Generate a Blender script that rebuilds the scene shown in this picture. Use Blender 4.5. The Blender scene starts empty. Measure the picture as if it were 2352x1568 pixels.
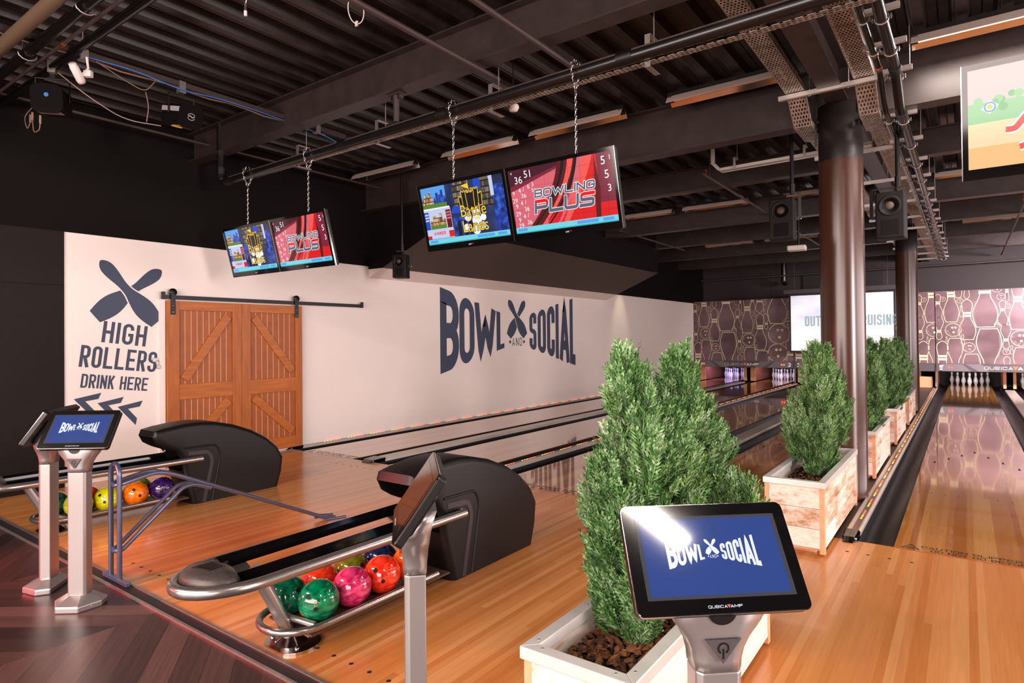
import bpy, bmesh, math, random
from mathutils import Vector, Matrix
from math import sin, cos, pi, radians, sqrt, atan2
random.seed(7)
S = bpy.context.scene
COL = S.collection

# ------------------------------------------------------------------ camera
cam = bpy.data.cameras.new('camera'); camo = bpy.data.objects.new('camera', cam); COL.objects.link(camo)
CAM = Vector((-0.0718, -5.4009, 1.573)); YAW, PITCH, ROLL = 0.6313, 0.0104, -0.0094
fwd = Vector((-sin(YAW)*cos(PITCH), cos(YAW)*cos(PITCH), sin(PITCH)))
rt = Vector((cos(YAW), sin(YAW), 0)); up_ = rt.cross(fwd)
cr, sr = cos(ROLL), sin(ROLL)
rt, up_ = cr*rt + sr*up_, -sr*rt + cr*up_
m = Matrix((rt, up_, -fwd)).transposed().to_4x4(); m.translation = CAM
camo.matrix_world = m
cam.sensor_width = 36.0; cam.lens = 1425.97/2352*36.0; cam.shift_y = -21.2/2352; cam.clip_start = 0.05
S.camera = camo

# ------------------------------------------------------------------ light and exposure
S.view_settings.view_transform = 'Standard'; S.view_settings.look = 'None'
S.view_settings.gamma = 1.0; S.view_settings.use_curve_mapping = False
S.view_settings.exposure = 0.0
try:
    S.cycles.use_denoising = True; S.cycles.denoiser = 'OPENIMAGEDENOISE'
    S.cycles.max_bounces = 6; S.cycles.diffuse_bounces = 3; S.cycles.glossy_bounces = 4
    S.cycles.transmission_bounces = 2; S.cycles.transparent_max_bounces = 4
    S.cycles.sample_clamp_indirect = 4.0; S.cycles.caustics_reflective = False; S.cycles.caustics_refractive = False
except Exception: pass
w = bpy.data.worlds.new('world'); S.world = w; w.use_nodes = True
w.node_tree.nodes['Background'].inputs[0].default_value = (1.0, 0.86, 0.82, 1)
w.node_tree.nodes['Background'].inputs[1].default_value = 0.25
def area(name, loc, target, sx, sy, power, color=(1, 1, 1), spread=None):
    l = bpy.data.lights.new(name, 'AREA'); l.shape = 'RECTANGLE'; l.size = sx; l.size_y = sy
    l.energy = power; l.color = color
    if spread: l.spread = radians(spread)
    o = bpy.data.objects.new(name, l); COL.objects.link(o); o.location = loc
    o.rotation_euler = (Vector(target) - Vector(loc)).to_track_quat('-Z', 'Y').to_euler()
    return o
def spot(name, loc, target, power, color, size, blend=0.5, rad=0.05):
    l = bpy.data.lights.new(name, 'SPOT'); l.energy = power; l.color = color
    l.spot_size = radians(size); l.spot_blend = blend; l.shadow_soft_size = rad
    o = bpy.data.objects.new(name, l); COL.objects.link(o); o.location = loc
    o.rotation_euler = (Vector(target) - Vector(loc)).to_track_quat('-Z', 'Y').to_euler()
    return o
WARM = (1.0, 0.82, 0.76)
# daylight through the window front behind the camera and through the windows on the right
area('front_window_light', (-1.5, -9.3, 2.0), (-1.5, 0, 1.2), 9.0, 2.6, 950, WARM)
area('side_window_light', (8.3, -3.4, 1.9), (-4, -0.5, 1.2), 1.8, 2.6, 1000, (1.0, 0.84, 0.82))
area('side_window_light', (8.3, 6.0, 2.0), (-4, 5.0, 1.0), 12.0, 2.6, 900, (1.0, 0.84, 0.84))

# fill lamps added out of view to brighten the floor: over the seating area and over the right-hand lanes
for x in (-5.6, -2.6): area('seating_fill', (x, -7.4, 4.0), (x, -5.2, 0), 2.4, 0.3, 170, (1.0, 0.86, 0.80))
for y in (-2.2, 1.0, 6.4, 11.5): area('right_lane_fill', (3.4, y, 4.0), (2.6, y, 0), 2.4, 0.3, 62, (1.0, 0.86, 0.82))
area('mask_wash_light', (3.2, 12.4, 3.4), (1.3, 16.6, 0.9), 2.0, 0.4, 520, (1.0, 0.88, 0.92), 110)
spot('wall_spot', (-7.35, 10.7, 3.9), (-8.03, 10.7, 1.5), 95, (1.0, 0.86, 0.6), 38, 0.9, 0.03)
spot('red_sign_glow', (-6.9, -6.6, 1.4), (-4.6, -3.75, 0.0), 1100, (1.0, 0.05, 0.06), 48, 0.8, 0.2)

# ------------------------------------------------------------------ materials
MATS = {}
def srgb(r, g, b):
    f = lambda c: (c/255/12.92) if c/255 <= 0.04045 else ((c/255 + 0.055)/1.055)**2.4
    return (f(r), f(g), f(b), 1.0)
class NT:
    def __init__(s, name):
        s.m = bpy.data.materials.new(name); s.m.use_nodes = True; s.t = s.m.node_tree
        s.b = s.t.nodes['Principled BSDF']
    def n(s, typ, **kw):
        nd = s.t.nodes.new(typ)
        for k, v in kw.items():
            if k.startswith('i_'):
                key = k[2:]; key = int(key) if key.isdigit() else key.replace('_', ' ')
                nd.inputs[key].default_value = v
            else: setattr(nd, k, v)
        return nd
    def l(s, a, b): s.t.links.new(a, b)
    def math(s, op, a, b=None, c=None):
        nd = s.t.nodes.new('ShaderNodeMath'); nd.operation = op
        for i, x in enumerate((a, b, c)):
            if x is None: continue
            if isinstance(x, (int, float)): nd.inputs[i].default_value = x
            else: s.l(x, nd.inputs[i])
        return nd.outputs[0]
    def ramp(s, fac, stops, interp='LINEAR'):
        r = s.t.nodes.new('ShaderNodeValToRGB'); r.color_ramp.interpolation = interp
        e = r.color_ramp.elements
        while len(e) < len(stops): e.new(0.5)
        for i, (p, c) in enumerate(stops): e[i].position = p; e[i].color = c
        s.l(fac, r.inputs[0]); return r.outputs[0]
    def mix(s, fac, a, b, mode='MIX'):
        nd = s.t.nodes.new('ShaderNodeMix'); nd.data_type = 'RGBA'; nd.blend_type = mode
        for sock, x in ((nd.inputs[0], fac), (nd.inputs[6], a), (nd.inputs[7], b)):
            if isinstance(x, (int, float)): sock.default_value = x
            elif isinstance(x, tuple): sock.default_value = x
            else: s.l(x, sock)
        return nd.outputs[2]
    def coord(s, kind='Object'): return s.n('ShaderNodeTexCoord').outputs[kind]
    def xyz(s, v):
        nd = s.n('ShaderNodeSeparateXYZ'); s.l(v, nd.inputs[0]); return nd.outputs
    def comb(s, x, y, z):
        nd = s.n('ShaderNodeCombineXYZ')
        for i, q in enumerate((x, y, z)):
            if isinstance(q, (int, float)): nd.inputs[i].default_value = q
            else: s.l(q, nd.inputs[i])
        return nd.outputs[0]
    def noise(s, v, scale, detail=3, rough=0.5):
        nd = s.n('ShaderNodeTexNoise', i_Scale=scale, i_Detail=detail, i_Roughness=rough); s.l(v, nd.inputs[0]); return nd.outputs[0]
    def white(s, v):
        nd = s.n('ShaderNodeTexWhiteNoise'); s.l(v, nd.inputs[0]); return nd.outputs[0]
    def vscale(s, v, sc):
        nd = s.n('ShaderNodeMapping'); nd.inputs[3].default_value = sc; s.l(v, nd.inputs[0]); return nd.outputs[0]
    def bump(s, h, strength=0.2, dist=0.01):
        nd = s.n('ShaderNodeBump', i_Strength=strength, i_Distance=dist); s.l(h, nd.inputs['Height']); s.l(nd.outputs[0], s.b.inputs['Normal'])
    def set(s, color=None, rough=None, metal=None, spec=None, coat=None, emit=None, estr=None):
        B = s.b.inputs
        if color is not None:
            if isinstance(color, tuple): B['Base Color'].default_value = color
            else: s.l(color, B['Base Color'])
        if rough is not None:
            if isinstance(rough, (int, float)): B['Roughness'].default_value = rough
            else: s.l(rough, B['Roughness'])
        if metal is not None: B['Metallic'].default_value = metal
        if spec is not None: B['Specular IOR Level'].default_value = spec
        if coat is not None: B['Coat Weight'].default_value = coat; B['Coat Roughness'].default_value = 0.04
        if emit is not None: B['Emission Color'].default_value = emit; B['Emission Strength'].default_value = estr
def plain(name, color, rough=0.5, metal=0.0, spec=0.5, noise=0.0, nscale=30, coat=None, bump=0.0):
    if name in MATS: return MATS[name]
    t = NT(name); c = color
    if noise:
        k = t.noise(t.coord(), nscale, 4)
        lo = tuple(x*(1-noise) for x in color[:3]) + (1,); hi = tuple(min(1, x*(1+noise)) for x in color[:3]) + (1,)
        c = t.ramp(k, [(0.3, lo), (0.7, hi)])
        if bump: t.bump(k, bump, 0.004)
    t.set(c, rough, metal, spec, coat); MATS[name] = t.m; return t.m
def glow(name, color, strength=1.0, rough=0.3):
    if name in MATS: return MATS[name]
    t = NT(name); t.set((0.01, 0.01, 0.01, 1), rough, 0, 0.3, None, color, strength); MATS[name] = t.m; return t.m
def boards(name, cols, bw, blen, rough, spec=0.5, coat=None, along='y', grain=0.25, gap=0.0):
    t = NT(name); o = t.xyz(t.coord())
    a, b = (o[0], o[1]) if along == 'y' else (o[1], o[0])
    i = t.math('FLOOR', t.math('DIVIDE', a, bw))
    off = t.white(t.comb(i, 3.3, 0))
    j = t.math('FLOOR', t.math('ADD', t.math('DIVIDE', b, blen), t.math('MULTIPLY', off, 7.0)))
    r = t.white(t.comb(i, j, 1.7))
    n = len(cols); c = t.ramp(r, [(k/n, cols[k]) for k in range(n)], 'CONSTANT')
    g = t.noise(t.comb(t.math('MULTIPLY', a, 60), t.math('MULTIPLY', b, 2.5), t.math('MULTIPLY', r, 9)), 1.0, 4)
    gr = t.ramp(g, [(0.25, (1-grain,)*3 + (1,)), (0.75, (1+0.0,)*3 + (1,))])
    c = t.mix(1.0, c, gr, 'MULTIPLY')
    if gap:
        fr = t.math('FRACT', t.math('DIVIDE', a, bw))
        e = t.math('LESS_THAN', fr, gap)
        c = t.mix(e, c, tuple(x*0.45 for x in cols[0][:3]) + (1,))
    t.set(c, rough, 0, spec, coat); MATS[name] = t.m; return t.m

# ------------------------------------------------------------------ mesh helpers
class MB:
    def __init__(s): s.v = []; s.f = []; s.mi = []; s.sm = []; s.M = None
    def add(s, vs, fs, mi=0, smooth=False):
        o = len(s.v)
        s.v += [tuple(s.M @ Vector(p)) for p in vs] if s.M else [tuple(p) for p in vs]
        for f in fs: s.f.append([o+i for i in f]); s.mi.append(mi); s.sm.append(smooth)
        return s
    def box(s, x0, x1, y0, y1, z0, z1, mi=0):
        v = [(x, y, z) for z in (z0, z1) for y in (y0, y1) for x in (x0, x1)]
        return s.add(v, [(0, 2, 3, 1), (4, 5, 7, 6), (0, 1, 5, 4), (1, 3, 7, 5), (3, 2, 6, 7), (2, 0, 4, 6)], mi)
    def bar(s, p, q, w, h, mi=0, upv=(0, 0, 1)):
        p, q = Vector(p), Vector(q); d = (q-p).normalized(); u = Vector(upv)
        if abs(d.dot(u)) > 0.99: u = Vector((0, 1, 0))
        r = d.cross(u).normalized(); u = r.cross(d)
        v = [e + r*a*w/2 + u*b*h/2 for e in (p, q) for b in (-1, 1) for a in (-1, 1)]
        return s.add(v, [(0, 1, 3, 2), (4, 6, 7, 5), (0, 4, 5, 1), (1, 5, 7, 3), (3, 7, 6, 2), (2, 6, 4, 0)], mi)
    def prism(s, poly, axis, a, b, mi=0, smooth=False):
        def mk(u, v, t): return (t, u, v) if axis == 'x' else ((u, t, v) if axis == 'y' else (u, v, t))
        n = len(poly); vs = [mk(u, v, a) for u, v in poly] + [mk(u, v, b) for u, v in poly]
        s.add(vs, [tuple(range(n))[::-1], tuple(range(n, 2*n))], mi)
        o = len(s.v) - 2*n
        for i in range(n):
            j = (i+1) % n; s.f.append([o+i, o+j, o+n+j, o+n+i]); s.mi.append(mi); s.sm.append(smooth)
        return s
    def tube(s, pts, r, n=10, closed=False, mi=0, caps=True, smooth=True):
        P = [Vector(p) for p in pts]; N = len(P); rings = []; u = None
        for i in range(N):
            if closed: d = (P[(i+1) % N] - P[i-1])
            else: d = P[min(i+1, N-1)] - P[max(i-1, 0)]
            if d.length < 1e-9: d = Vector((0, 0, 1))
            d.normalize()
            if u is None:
                u = Vector((0, 0, 1)) if abs(d.z) < 0.9 else Vector((1, 0, 0))
            u = (u - d*u.dot(d))
            if u.length < 1e-6: u = d.orthogonal()
            u.normalize(); w_ = d.cross(u)
            rr = r[i] if isinstance(r, (list, tuple)) else r
            rings.append([P[i] + (u*cos(2*pi*k/n) + w_*sin(2*pi*k/n))*rr for k in range(n)])
        vs = [p for R_ in rings for p in R_]; fs = []
        for i in range(N if closed else N-1):
            j = (i+1) % N
            for k in range(n):
                l = (k+1) % n; fs.append((i*n+k, i*n+l, j*n+l, j*n+k))
        s.add(vs, fs, mi, smooth)
        if caps and not closed:
            s.add(rings[0], [tuple(range(n))[::-1]], mi); s.add(rings[-1], [tuple(range(n))], mi)
        return s
    def lathe(s, prof, n=20, c=(0, 0, 0), mi=0, smooth=True, axis='z'):
        vs = []
        for r, z in prof:
            for k in range(n):
                a = 2*pi*k/n; x, y = r*cos(a), r*sin(a)
                p = {'z': (x, y, z), 'x': (z, x, y), 'y': (x, z, y)}[axis]
                vs.append((c[0]+p[0], c[1]+p[1], c[2]+p[2]))
        fs = []
        for i in range(len(prof)-1):
            for k in range(n):
                l = (k+1) % n; q = (i*n+k, i*n+l, (i+1)*n+l, (i+1)*n+k)
                fs.append(q if axis != 'y' else q[::-1])
        return s.add(vs, fs, mi, smooth)
    def sphere(s, c, r, n=24, m_=14, mi=0):
        prof = [(max(1e-5, r*sin(pi*i/m_)), -r*cos(pi*i/m_)) for i in range(m_+1)]
        return s.lathe(prof, n, c, mi)
    def poly(s, pts, mi=0): return s.add(pts, [tuple(range(len(pts)))], mi)
    def build(s, name, mats, parent=None, bevel=0.0, seg=2, recalc=True, angle=35):
        me = bpy.data.meshes.new(name)
        me.from_pydata(s.v, [], s.f); me.update()
        if not isinstance(mats, (list, tuple)): mats = [mats]
        for q in mats: me.materials.append(q)
        me.polygons.foreach_set('material_index', s.mi)
        me.polygons.foreach_set('use_smooth', s.sm)
        if recalc:
            bm = bmesh.new(); bm.from_mesh(me)
            if bevel: bmesh.ops.remove_doubles(bm, verts=bm.verts, dist=1e-5)
            bmesh.ops.recalc_face_normals(bm, faces=bm.faces)
            if bevel:
                ed = [e for e in bm.edges if len(e.link_faces) == 2 and e.calc_face_angle(0) > radians(angle)]
                bmesh.ops.bevel(bm, geom=ed, offset=bevel, segments=seg, profile=0.5, affect='EDGES')
            bm.to_mesh(me); bm.free()
        o = bpy.data.objects.new(name, me); COL.objects.link(o)
        if parent: o.parent = parent
        return o
def thing(name, label, cat, loc=(0, 0, 0), rz=0.0, group=None):
    o = bpy.data.objects.new(name, None); COL.objects.link(o); o.empty_display_size = 0.1
    o.location = loc; o.rotation_euler = (0, 0, rz); return tag(o, label, cat, group)
def tag(o, label, cat, group=None, kind=None):
    o['label'] = label; o['category'] = cat
    if group: o['group'] = group
    if kind: o['kind'] = kind
    return o
def struct(o, label=None):
    o['kind'] = 'structure'
    if label: o['label'] = label
    return o
def dup(o, loc, rz, label, group=None):
    def cp(x, par):
        c = x.copy(); COL.objects.link(c)
        if par: c.parent = par
        for ch in list(KIDS.get(x.name, [])): cp(ch, c)
        return c
    build_kids(); r = cp(o, None); r.location = loc; r.rotation_euler = (0, 0, rz); r['label'] = label
    if group: r['group'] = group
    return r
KIDS = {}
def build_kids():
    KIDS.clear()
    for o in COL.objects:
        if o.parent: KIDS.setdefault(o.parent.name, []).append(o)
def arc(cx, cy, r, a0, a1, n=6):
    return [(cx + r*cos(radians(a0 + (a1-a0)*i/n)), cy + r*sin(radians(a0 + (a1-a0)*i/n))) for i in range(n+1)]
def rrect(x0, x1, y0, y1, r, n=5):
    return arc(x1-r, y1-r, r, 0, 90, n) + arc(x0+r, y1-r, r, 90, 180, n) + arc(x0+r, y0+r, r, 180, 270, n) + arc(x1-r, y0+r, r, 270, 360, n)
def smooth_path(pts, r, n=5):
    """polyline with its inner corners rounded"""
    P = [Vector(p) for p in pts]; out = [P[0]]
    for i in range(1, len(P)-1):
        a, b = (P[i-1]-P[i]), (P[i+1]-P[i]); d = min(r, a.length*0.45, b.length*0.45)
        p0, p1 = P[i] + a.normalized()*d, P[i] + b.normalized()*d
        for k in range(n+1):
            t = k/n; out.append(p0*(1-t)**2 + P[i]*2*t*(1-t) + p1*t*t)
    return out + [P[-1]]

# ------------------------------------------------------------------ stroke lettering
def glyph(ch, w, h, t):
    a = t/2; L, R_, B, T = a, w-a, a, h-a; m_ = h/2; r = min((R_-L)*0.5, (T-B)*0.28)
    TL = arc(L+r, T-r, r, 180, 90); TR = arc(R_-r, T-r, r, 90, 0); BR = arc(R_-r, B+r, r, 0, -90); BL = arc(L+r, B+r, r, 270, 180)
    rh = min((R_-L)*0.5, (m_-B)*0.5)
    G = {
     'I': [([(w/2, 0), (w/2, h)], 0)], '1': [([(w*0.15, h*0.8), (w*0.55, T), (w*0.55, 0)], 0)],
     'H': [([(L, 0), (L, h)], 0), ([(R_, 0), (R_, h)], 0), ([(L, m_), (R_, m_)], 0)],
     'L': [([(L, h), (L, B), (w, B)], 0)], 'T': [([(w/2, 0), (w/2, h)], 0), ([(0, T), (w, T)], 0)],
     'E': [([(w, T), (L, T), (L, B), (w, B)], 0), ([(L, m_), (w*0.9, m_)], 0)],
     'F': [([(w, T), (L, T), (L, 0)], 0), ([(L, m_), (w*0.9, m_)], 0)],
     'O': [(TL + TR + BR + BL, 1)], 'Q': [(TL + TR + BR + BL, 1), ([(w*0.62, h*0.25), (w, -h*0.06)], 0)],
     'D': [([(L, B), (L, T)] + TR + BR, 1)], 'U': [([(L, h)] + BL[::-1] + BR[::-1] + [(R_, h)], 0)],
     'C': [([(R_, h*0.66)] + TR[::-1] + TL[::-1] + BL[::-1] + BR[::-1] + [(R_, h*0.34)], 0)],
     'G': [([(R_, h*0.7)] + TR[::-1] + TL[::-1] + BL[::-1] + BR[::-1] + [(R_, m_*0.94), (w*0.52, m_*0.94)], 0)],
     'S': [([(R_, h*0.7)] + TR[::-1] + TL[::-1] + arc(L+rh, m_+rh, rh, 180, 230, 3) + arc(R_-rh, m_-rh, rh, 50, 0, 3) + BR + BL + [(L, h*0.3)], 0)],
     '$': [([(w, T)] + TL[::-1] + arc(L+rh, m_+rh, rh, 180, 270, 3) + arc(R_-rh, m_-rh, rh, 90, 0, 3) + BR + [(0, B)], 0)],
     'R': [([(L, 0), (L, T)] + TR + arc(R_-rh, m_*0.94+rh, rh, 0, -90) + [(L, m_*0.94)], 0), ([(w*0.5, m_*0.94), (R_, 0)], 0)],
     'P': [([(L, 0), (L, T)] + TR + arc(R_-rh, m_*0.9+rh, rh, 0, -90) + [(L, m_*0.9)], 0)],
     'B': [([(L, B), (L, T)] + TR + arc(R_-rh, m_+rh, rh, 0, -60, 4) + arc(R_-rh, m_-rh, rh, 60, 0, 4) + BR, 1), ([(L, m_), (R_-rh*0.5, m_)], 0)],
     'K': [([(L, 0), (L, h)], 0), ([(R_, h), (L+a*0.4, m_*0.85)], 0), ([(w*0.42, m_*1.1), (R_, 0)], 0)],
     'N': [([(L, 0), (L, h)], 0), ([(R_, 0), (R_, h)], 0), ([(L, T), (R_, B)], 0)],
     'M': [([(L, 0), (L, h)], 0), ([(R_, 0), (R_, h)], 0), ([(L, T), (w/2, h*0.3), (R_, T)], 0)],
     'A': [([(L, 0), (w/2, h-a*1.2), (R_, 0)], 0), ([(w*0.27, h*0.27), (w*0.73, h*0.27)], 0)],
     'W': [([(L*0.9, h), (w*0.28, a*1.2), (w/2, h*0.66), (w*0.72, a*1.2), (w-L*0.9, h)], 0)],
     'V': [([(L, h), (w/2, a*1.2), (R_, h)], 0)], 'Y': [([(L, h), (w/2, m_), (R_, h)], 0), ([(w/2, m_), (w/2, 0)], 0)],
     '2': [([(L, h*0.7)] + TL + TR + [(R_, m_*1.1), (L, B), (w, B)], 0)],
     '3': [([(L, h*0.8), (L+r, T)] + TR + arc(R_-rh, m_+rh, rh, 0, -60, 4) + arc(R_-rh, m_-rh, rh, 60, 0, 4) + BR + [(L+r, B), (L, h*0.2)], 0), ([(w*0.4, m_), (R_-rh*0.5, m_)], 0)],
     '4': [([(w*0.72, 0), (w*0.72, T), (L, h*0.3), (w, h*0.3)], 0)], '7': [([(0, T), (R_, T), (w*0.35, 0)], 0)],
     '5': [([(w, T), (L, T), (L, m_*1.08), (R_-r, m_*1.08)] + arc(R_-r, m_*1.08-r, r, 90, 0) + BR + [(0, B)], 0)],
     '6': [([(R_, h*0.8)] + TR[::-1] + TL[::-1] + BL[::-1] + BR[::-1] + [(R_, m_), (L, m_)], 0)],
     '9': [([(L, h*0.2)] + BL[::-1] + BR[::-1] + TR[::-1] + TL[::-1] + [(L, m_), (R_, m_)], 0)],
     '/': [([(L, 0), (R_, h)], 0)], '-': [([(0, m_), (w, m_)], 0)],
    }
    return G.get(ch, [])
def ribbon(pts, t, closed=False):
    """quads of a mitred band along a 2D polyline"""
    P = []
    for p in pts:
        if not P or (abs(p[0]-P[-1][0]) + abs(p[1]-P[-1][1])) > 1e-6: P.append(p)
    if closed and abs(P[0][0]-P[-1][0]) + abs(P[0][1]-P[-1][1]) < 1e-6: P.pop()
    N = len(P); Lf, Rt = [], []
    for i in range(N):
        def dr(a, b):
            x, y = b[0]-a[0], b[1]-a[1]; q = sqrt(x*x+y*y) or 1e-9; return x/q, y/q
        if closed: d0, d1 = dr(P[i-1], P[i]), dr(P[i], P[(i+1) % N])
        else:
            d1 = dr(P[i], P[i+1]) if i < N-1 else dr(P[i-1], P[i]); d0 = dr(P[i-1], P[i]) if i > 0 else d1
        nx, ny = -(d0[1]+d1[1]), d0[0]+d1[0]; q = sqrt(nx*nx+ny*ny)
        if q < 0.1: nx, ny, q = -d1[1], d1[0], 1.0
        nx, ny = nx/q, ny/q; k = max(0.45, nx*-d1[1] + ny*d1[0]); e = t/2/k
        Lf.append((P[i][0]+nx*e, P[i][1]+ny*e)); Rt.append((P[i][0]-nx*e, P[i][1]-ny*e))
    return [(Rt[i], Rt[(i+1) % N], Lf[(i+1) % N], Lf[i]) for i in range(N if closed else N-1)]
def dens(pts, closed, step):
    if not step: return pts
    out = []; P = list(pts) + ([pts[0]] if closed else [])
    for a, b in zip(P, P[1:]):
        n = max(1, int(sqrt((a[0]-b[0])**2+(a[1]-b[1])**2)/step))
        out += [(a[0]+(b[0]-a[0])*i/n, a[1]+(b[1]-a[1])*i/n) for i in range(n)]
    return out if closed else out + [P[-1]]
NARROW = {'I': 0.42, '1': 0.6, 'W': 1.45, 'M': 1.25, ' ': 0.5, '-': 0.6}
def text(s, h, w, t, gap, step=0):
    """polygons of a line of capitals, starting at the origin; returns (quads, total width)"""
    x = 0; Q = []
    for ch in s:
        gw = w*NARROW.get(ch, 1.0)
        if ch == 'I': gw = t
        for pts, c in glyph(ch, gw, h, t):
            for q in ribbon(dens(pts, c, step), t, c): Q.append([(p[0]+x, p[1]) for p in q])
        x += gw + gap
    return Q, x-gap
PIN = [(0, 0.5), (0.45, 0.465), (0.72, 0.41), (0.77, 0.34), (0.68, 0.25), (0.53, 0.15), (0.50, 0.08), (0.58, 0.0), (0.85, -0.09), (1.12, -0.19), (1.22, -0.28), (1.13, -0.38), (0.85, -0.5)]
def pin_outline(h, wd, n=3):
    """closed outline of a bowling pin of height h and body width wd, head up, centred"""
    k = wd/2/1.22; R_ = []
    for i in range(len(PIN)-1):
        p0 = PIN[max(i-1, 0)] if i else (-0.45, 0.465); p1 = PIN[i]; p2 = PIN[i+1]; p3 = PIN[min(i+2, len(PIN)-1)]
        for j in range(n):
            u = j/n
            f = lambda a, b, c_, d: 0.5*(2*b + (c_-a)*u + (2*a-5*b+4*c_-d)*u*u + (3*b-a-3*c_+d)*u**3)
            R_.append((f(p0[0], p1[0], p2[0], p3[0])*k, f(p0[1], p1[1], p2[1], p3[1])*h))
    R_.append((PIN[-1][0]*k, PIN[-1][1]*h))
    return R_ + [(-x, y) for x, y in R_[::-1]][:-1]
def rot2(pts, deg, dx=0, dy=0):
    c, s_ = cos(radians(deg)), sin(radians(deg)); return [(x*c - y*s_ + dx, x*s_ + y*c + dy) for x, y in pts]
def fan(pts):
    cx = sum(p[0] for p in pts)/len(pts); cy = sum(p[1] for p in pts)/len(pts)
    return [[(cx, cy), pts[i], pts[(i+1) % len(pts)]] for i in range(len(pts))]
def outline_off(pts, d):
    n = len(pts); out = []
    A = sum(pts[i][0]*pts[(i+1) % n][1] - pts[(i+1) % n][0]*pts[i][1] for i in range(n)); sg = 1 if A > 0 else -1
    for i in range(n):
        a, b, c_ = pts[i-1], pts[i], pts[(i+1) % n]
        e0 = (b[0]-a[0], b[1]-a[1]); e1 = (c_[0]-b[0], c_[1]-b[1])
        nx, ny = (e0[1]+e1[1])*sg, -(e0[0]+e1[0])*sg; q = sqrt(nx*nx+ny*ny) or 1
        out.append((b[0]+nx/q*d, b[1]+ny/q*d))
    return out
class Art:
    """flat lettering and graphics in a plane: origin O, unit vectors U (right), V (up), facing N"""
    def __init__(s, O, U, V, N=None):
        s.O, s.U, s.V = Vector(O), Vector(U).normalized(), Vector(V).normalized(); s.N = Vector(N) if N else s.U.cross(s.V); s.b = MB()
    def put(s, polys, lift=0.001, mi=0, dx=0, dy=0, f=None):
        for q in polys:
            if f: q = [f(p) for p in q]
            s.k = (getattr(s, 'k', 0) + 1) % 40
            vs = [s.O + s.U*(p[0]+dx) + s.V*(p[1]+dy) + s.N*(lift + s.k*getattr(s, 'step', 0)) for p in q]
            s.b.add(vs, [tuple(range(len(vs)))], mi)
        return s
    def rect(s, x0, x1, y0, y1, lift=0.001, mi=0): return s.put([[(x0, y0), (x1, y0), (x1, y1), (x0, y1)]], lift, mi)
    def disc(s, x, y, r, lift=0.001, mi=0, n=16, ry=None):
        return s.put([[(x + r*cos(2*pi*k/n), y + (ry or r)*sin(2*pi*k/n)) for k in range(n)]], lift, mi)
    def build(s, name, mats, parent=None): return s.b.build(name, mats, parent, recalc=False)
def crossed_pins(art, cx, cy, h, wd, tilt1, tilt2, mi, bgmi, lift, gap, f=None, off2=(0, 0)):
    """two crossed bowling pins: the one leaning left at its head lies on top"""
    p2 = rot2(pin_outline(h, wd), -tilt2, cx+off2[0], cy+off2[1]); p1 = rot2(pin_outline(h, wd), tilt1, cx, cy)
    art.put(fan(p2), lift, mi, f=f)
    if bgmi is not None: art.put(fan(outline_off(p1, gap)), lift+0.0004, bgmi, f=f)
    art.put(fan(p1), lift+0.0008, mi, f=f)
def logo(art, x0, x1, yc, H, hmid, mi, bgmi, lift, thin=None):
    """BOWL (crossed pins) AND SOCIAL, bow-tie shaped, between x0 and x1"""
    W_ = x1-x0; xc = x0 + W_*0.496
    def warp(p):
        u = (p[0]-x0)/W_; k = abs(u-0.485)/0.5; hh = hmid + (H-hmid)*min(1.02, max(0, (k-0.15)/0.85))
        return (p[0], yc + (p[1]-0.5)*hh)
    spec = [('B', 0.0, 0.107, .036), ('O', 0.110, 0.202, .03), ('W', 0.204, 0.342, .03), ('L', 0.348, 0.402, .026),
            ('S', 0.592, 0.648, .024), ('O', 0.659, 0.728, .026), ('C', 0.738, 0.806, .028), ('I', 0.814, 0.842, .028), ('A', 0.848, 0.944, .03), ('L', 0.946, 1.0, .03)]
    for ch, a, b, t in spec:
        t *= W_; w_ = (b-a)*W_; ys = hmid*1.35
        for pts, c in glyph(ch, w_, ys, t):
            for q in ribbon(dens(pts, c, W_*0.012), t, c):
                art.put([[(x0 + a*W_ + p[0], p[1]/ys) for p in q]], lift, mi, f=warp)
    crossed_pins(art, xc, yc + hmid*0.40, hmid*1.42, hmid*0.38, 39, 38, mi, bgmi, lift, hmid*0.02)
    hh = hmid*0.25; q, tw = text('AND', hh, hh*0.55, hh*0.10, hh*0.24)
    art.put(q, lift, mi, xc-tw/2, yc - hmid*0.46)
    for sx in (-1, 1): art.disc(xc + sx*(tw/2 + hh*0.42), yc - hmid*0.46 + hh*0.5, hh*0.2, lift, mi)
def maker_logo(art, xc, yc, h, mi_l, mi_r, lift, mi_t=None):
    q, tw = text('QUBICA', h, h*1.25, h*0.17, h*0.22); q2, tw2 = text('AMF', h, h*1.35, h*0.2, h*0.2)
    tot = tw + tw2 + h*1.15
    art.put(q, lift, mi_l, xc-tot/2, yc-h/2); art.put(q2, lift, mi_r, xc+tot/2-tw2, yc-h/2)
    xt = xc - tot/2 + tw + h*0.6
    art.put([[(xt-h*0.75, yc+h*0.62), (xt, yc-h*0.7), (xt+h*0.75, yc+h*0.62)]], lift+0.0006, mi_t)
_FT = []
def font_polys(s, size, shear=0.0):
    """triangles of a line of text set in the built-in font"""
    c = bpy.data.curves.new('t', 'FONT'); c.body = s; c.size = size; c.shear = shear; c.resolution_u = 3
    o = bpy.data.objects.new('t', c); COL.objects.link(o); dg = bpy.context.evaluated_depsgraph_get()
    me = bpy.data.meshes.new_from_object(o.evaluated_get(dg))
    out = [[(me.vertices[i].co.x, me.vertices[i].co.y) for i in p.vertices] for p in me.polygons]
    bpy.data.objects.remove(o); bpy.data.curves.remove(c); bpy.data.meshes.remove(me)
    xs = [p[0] for q in out for p in q]; return out, (max(xs) if xs else 0)

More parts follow.
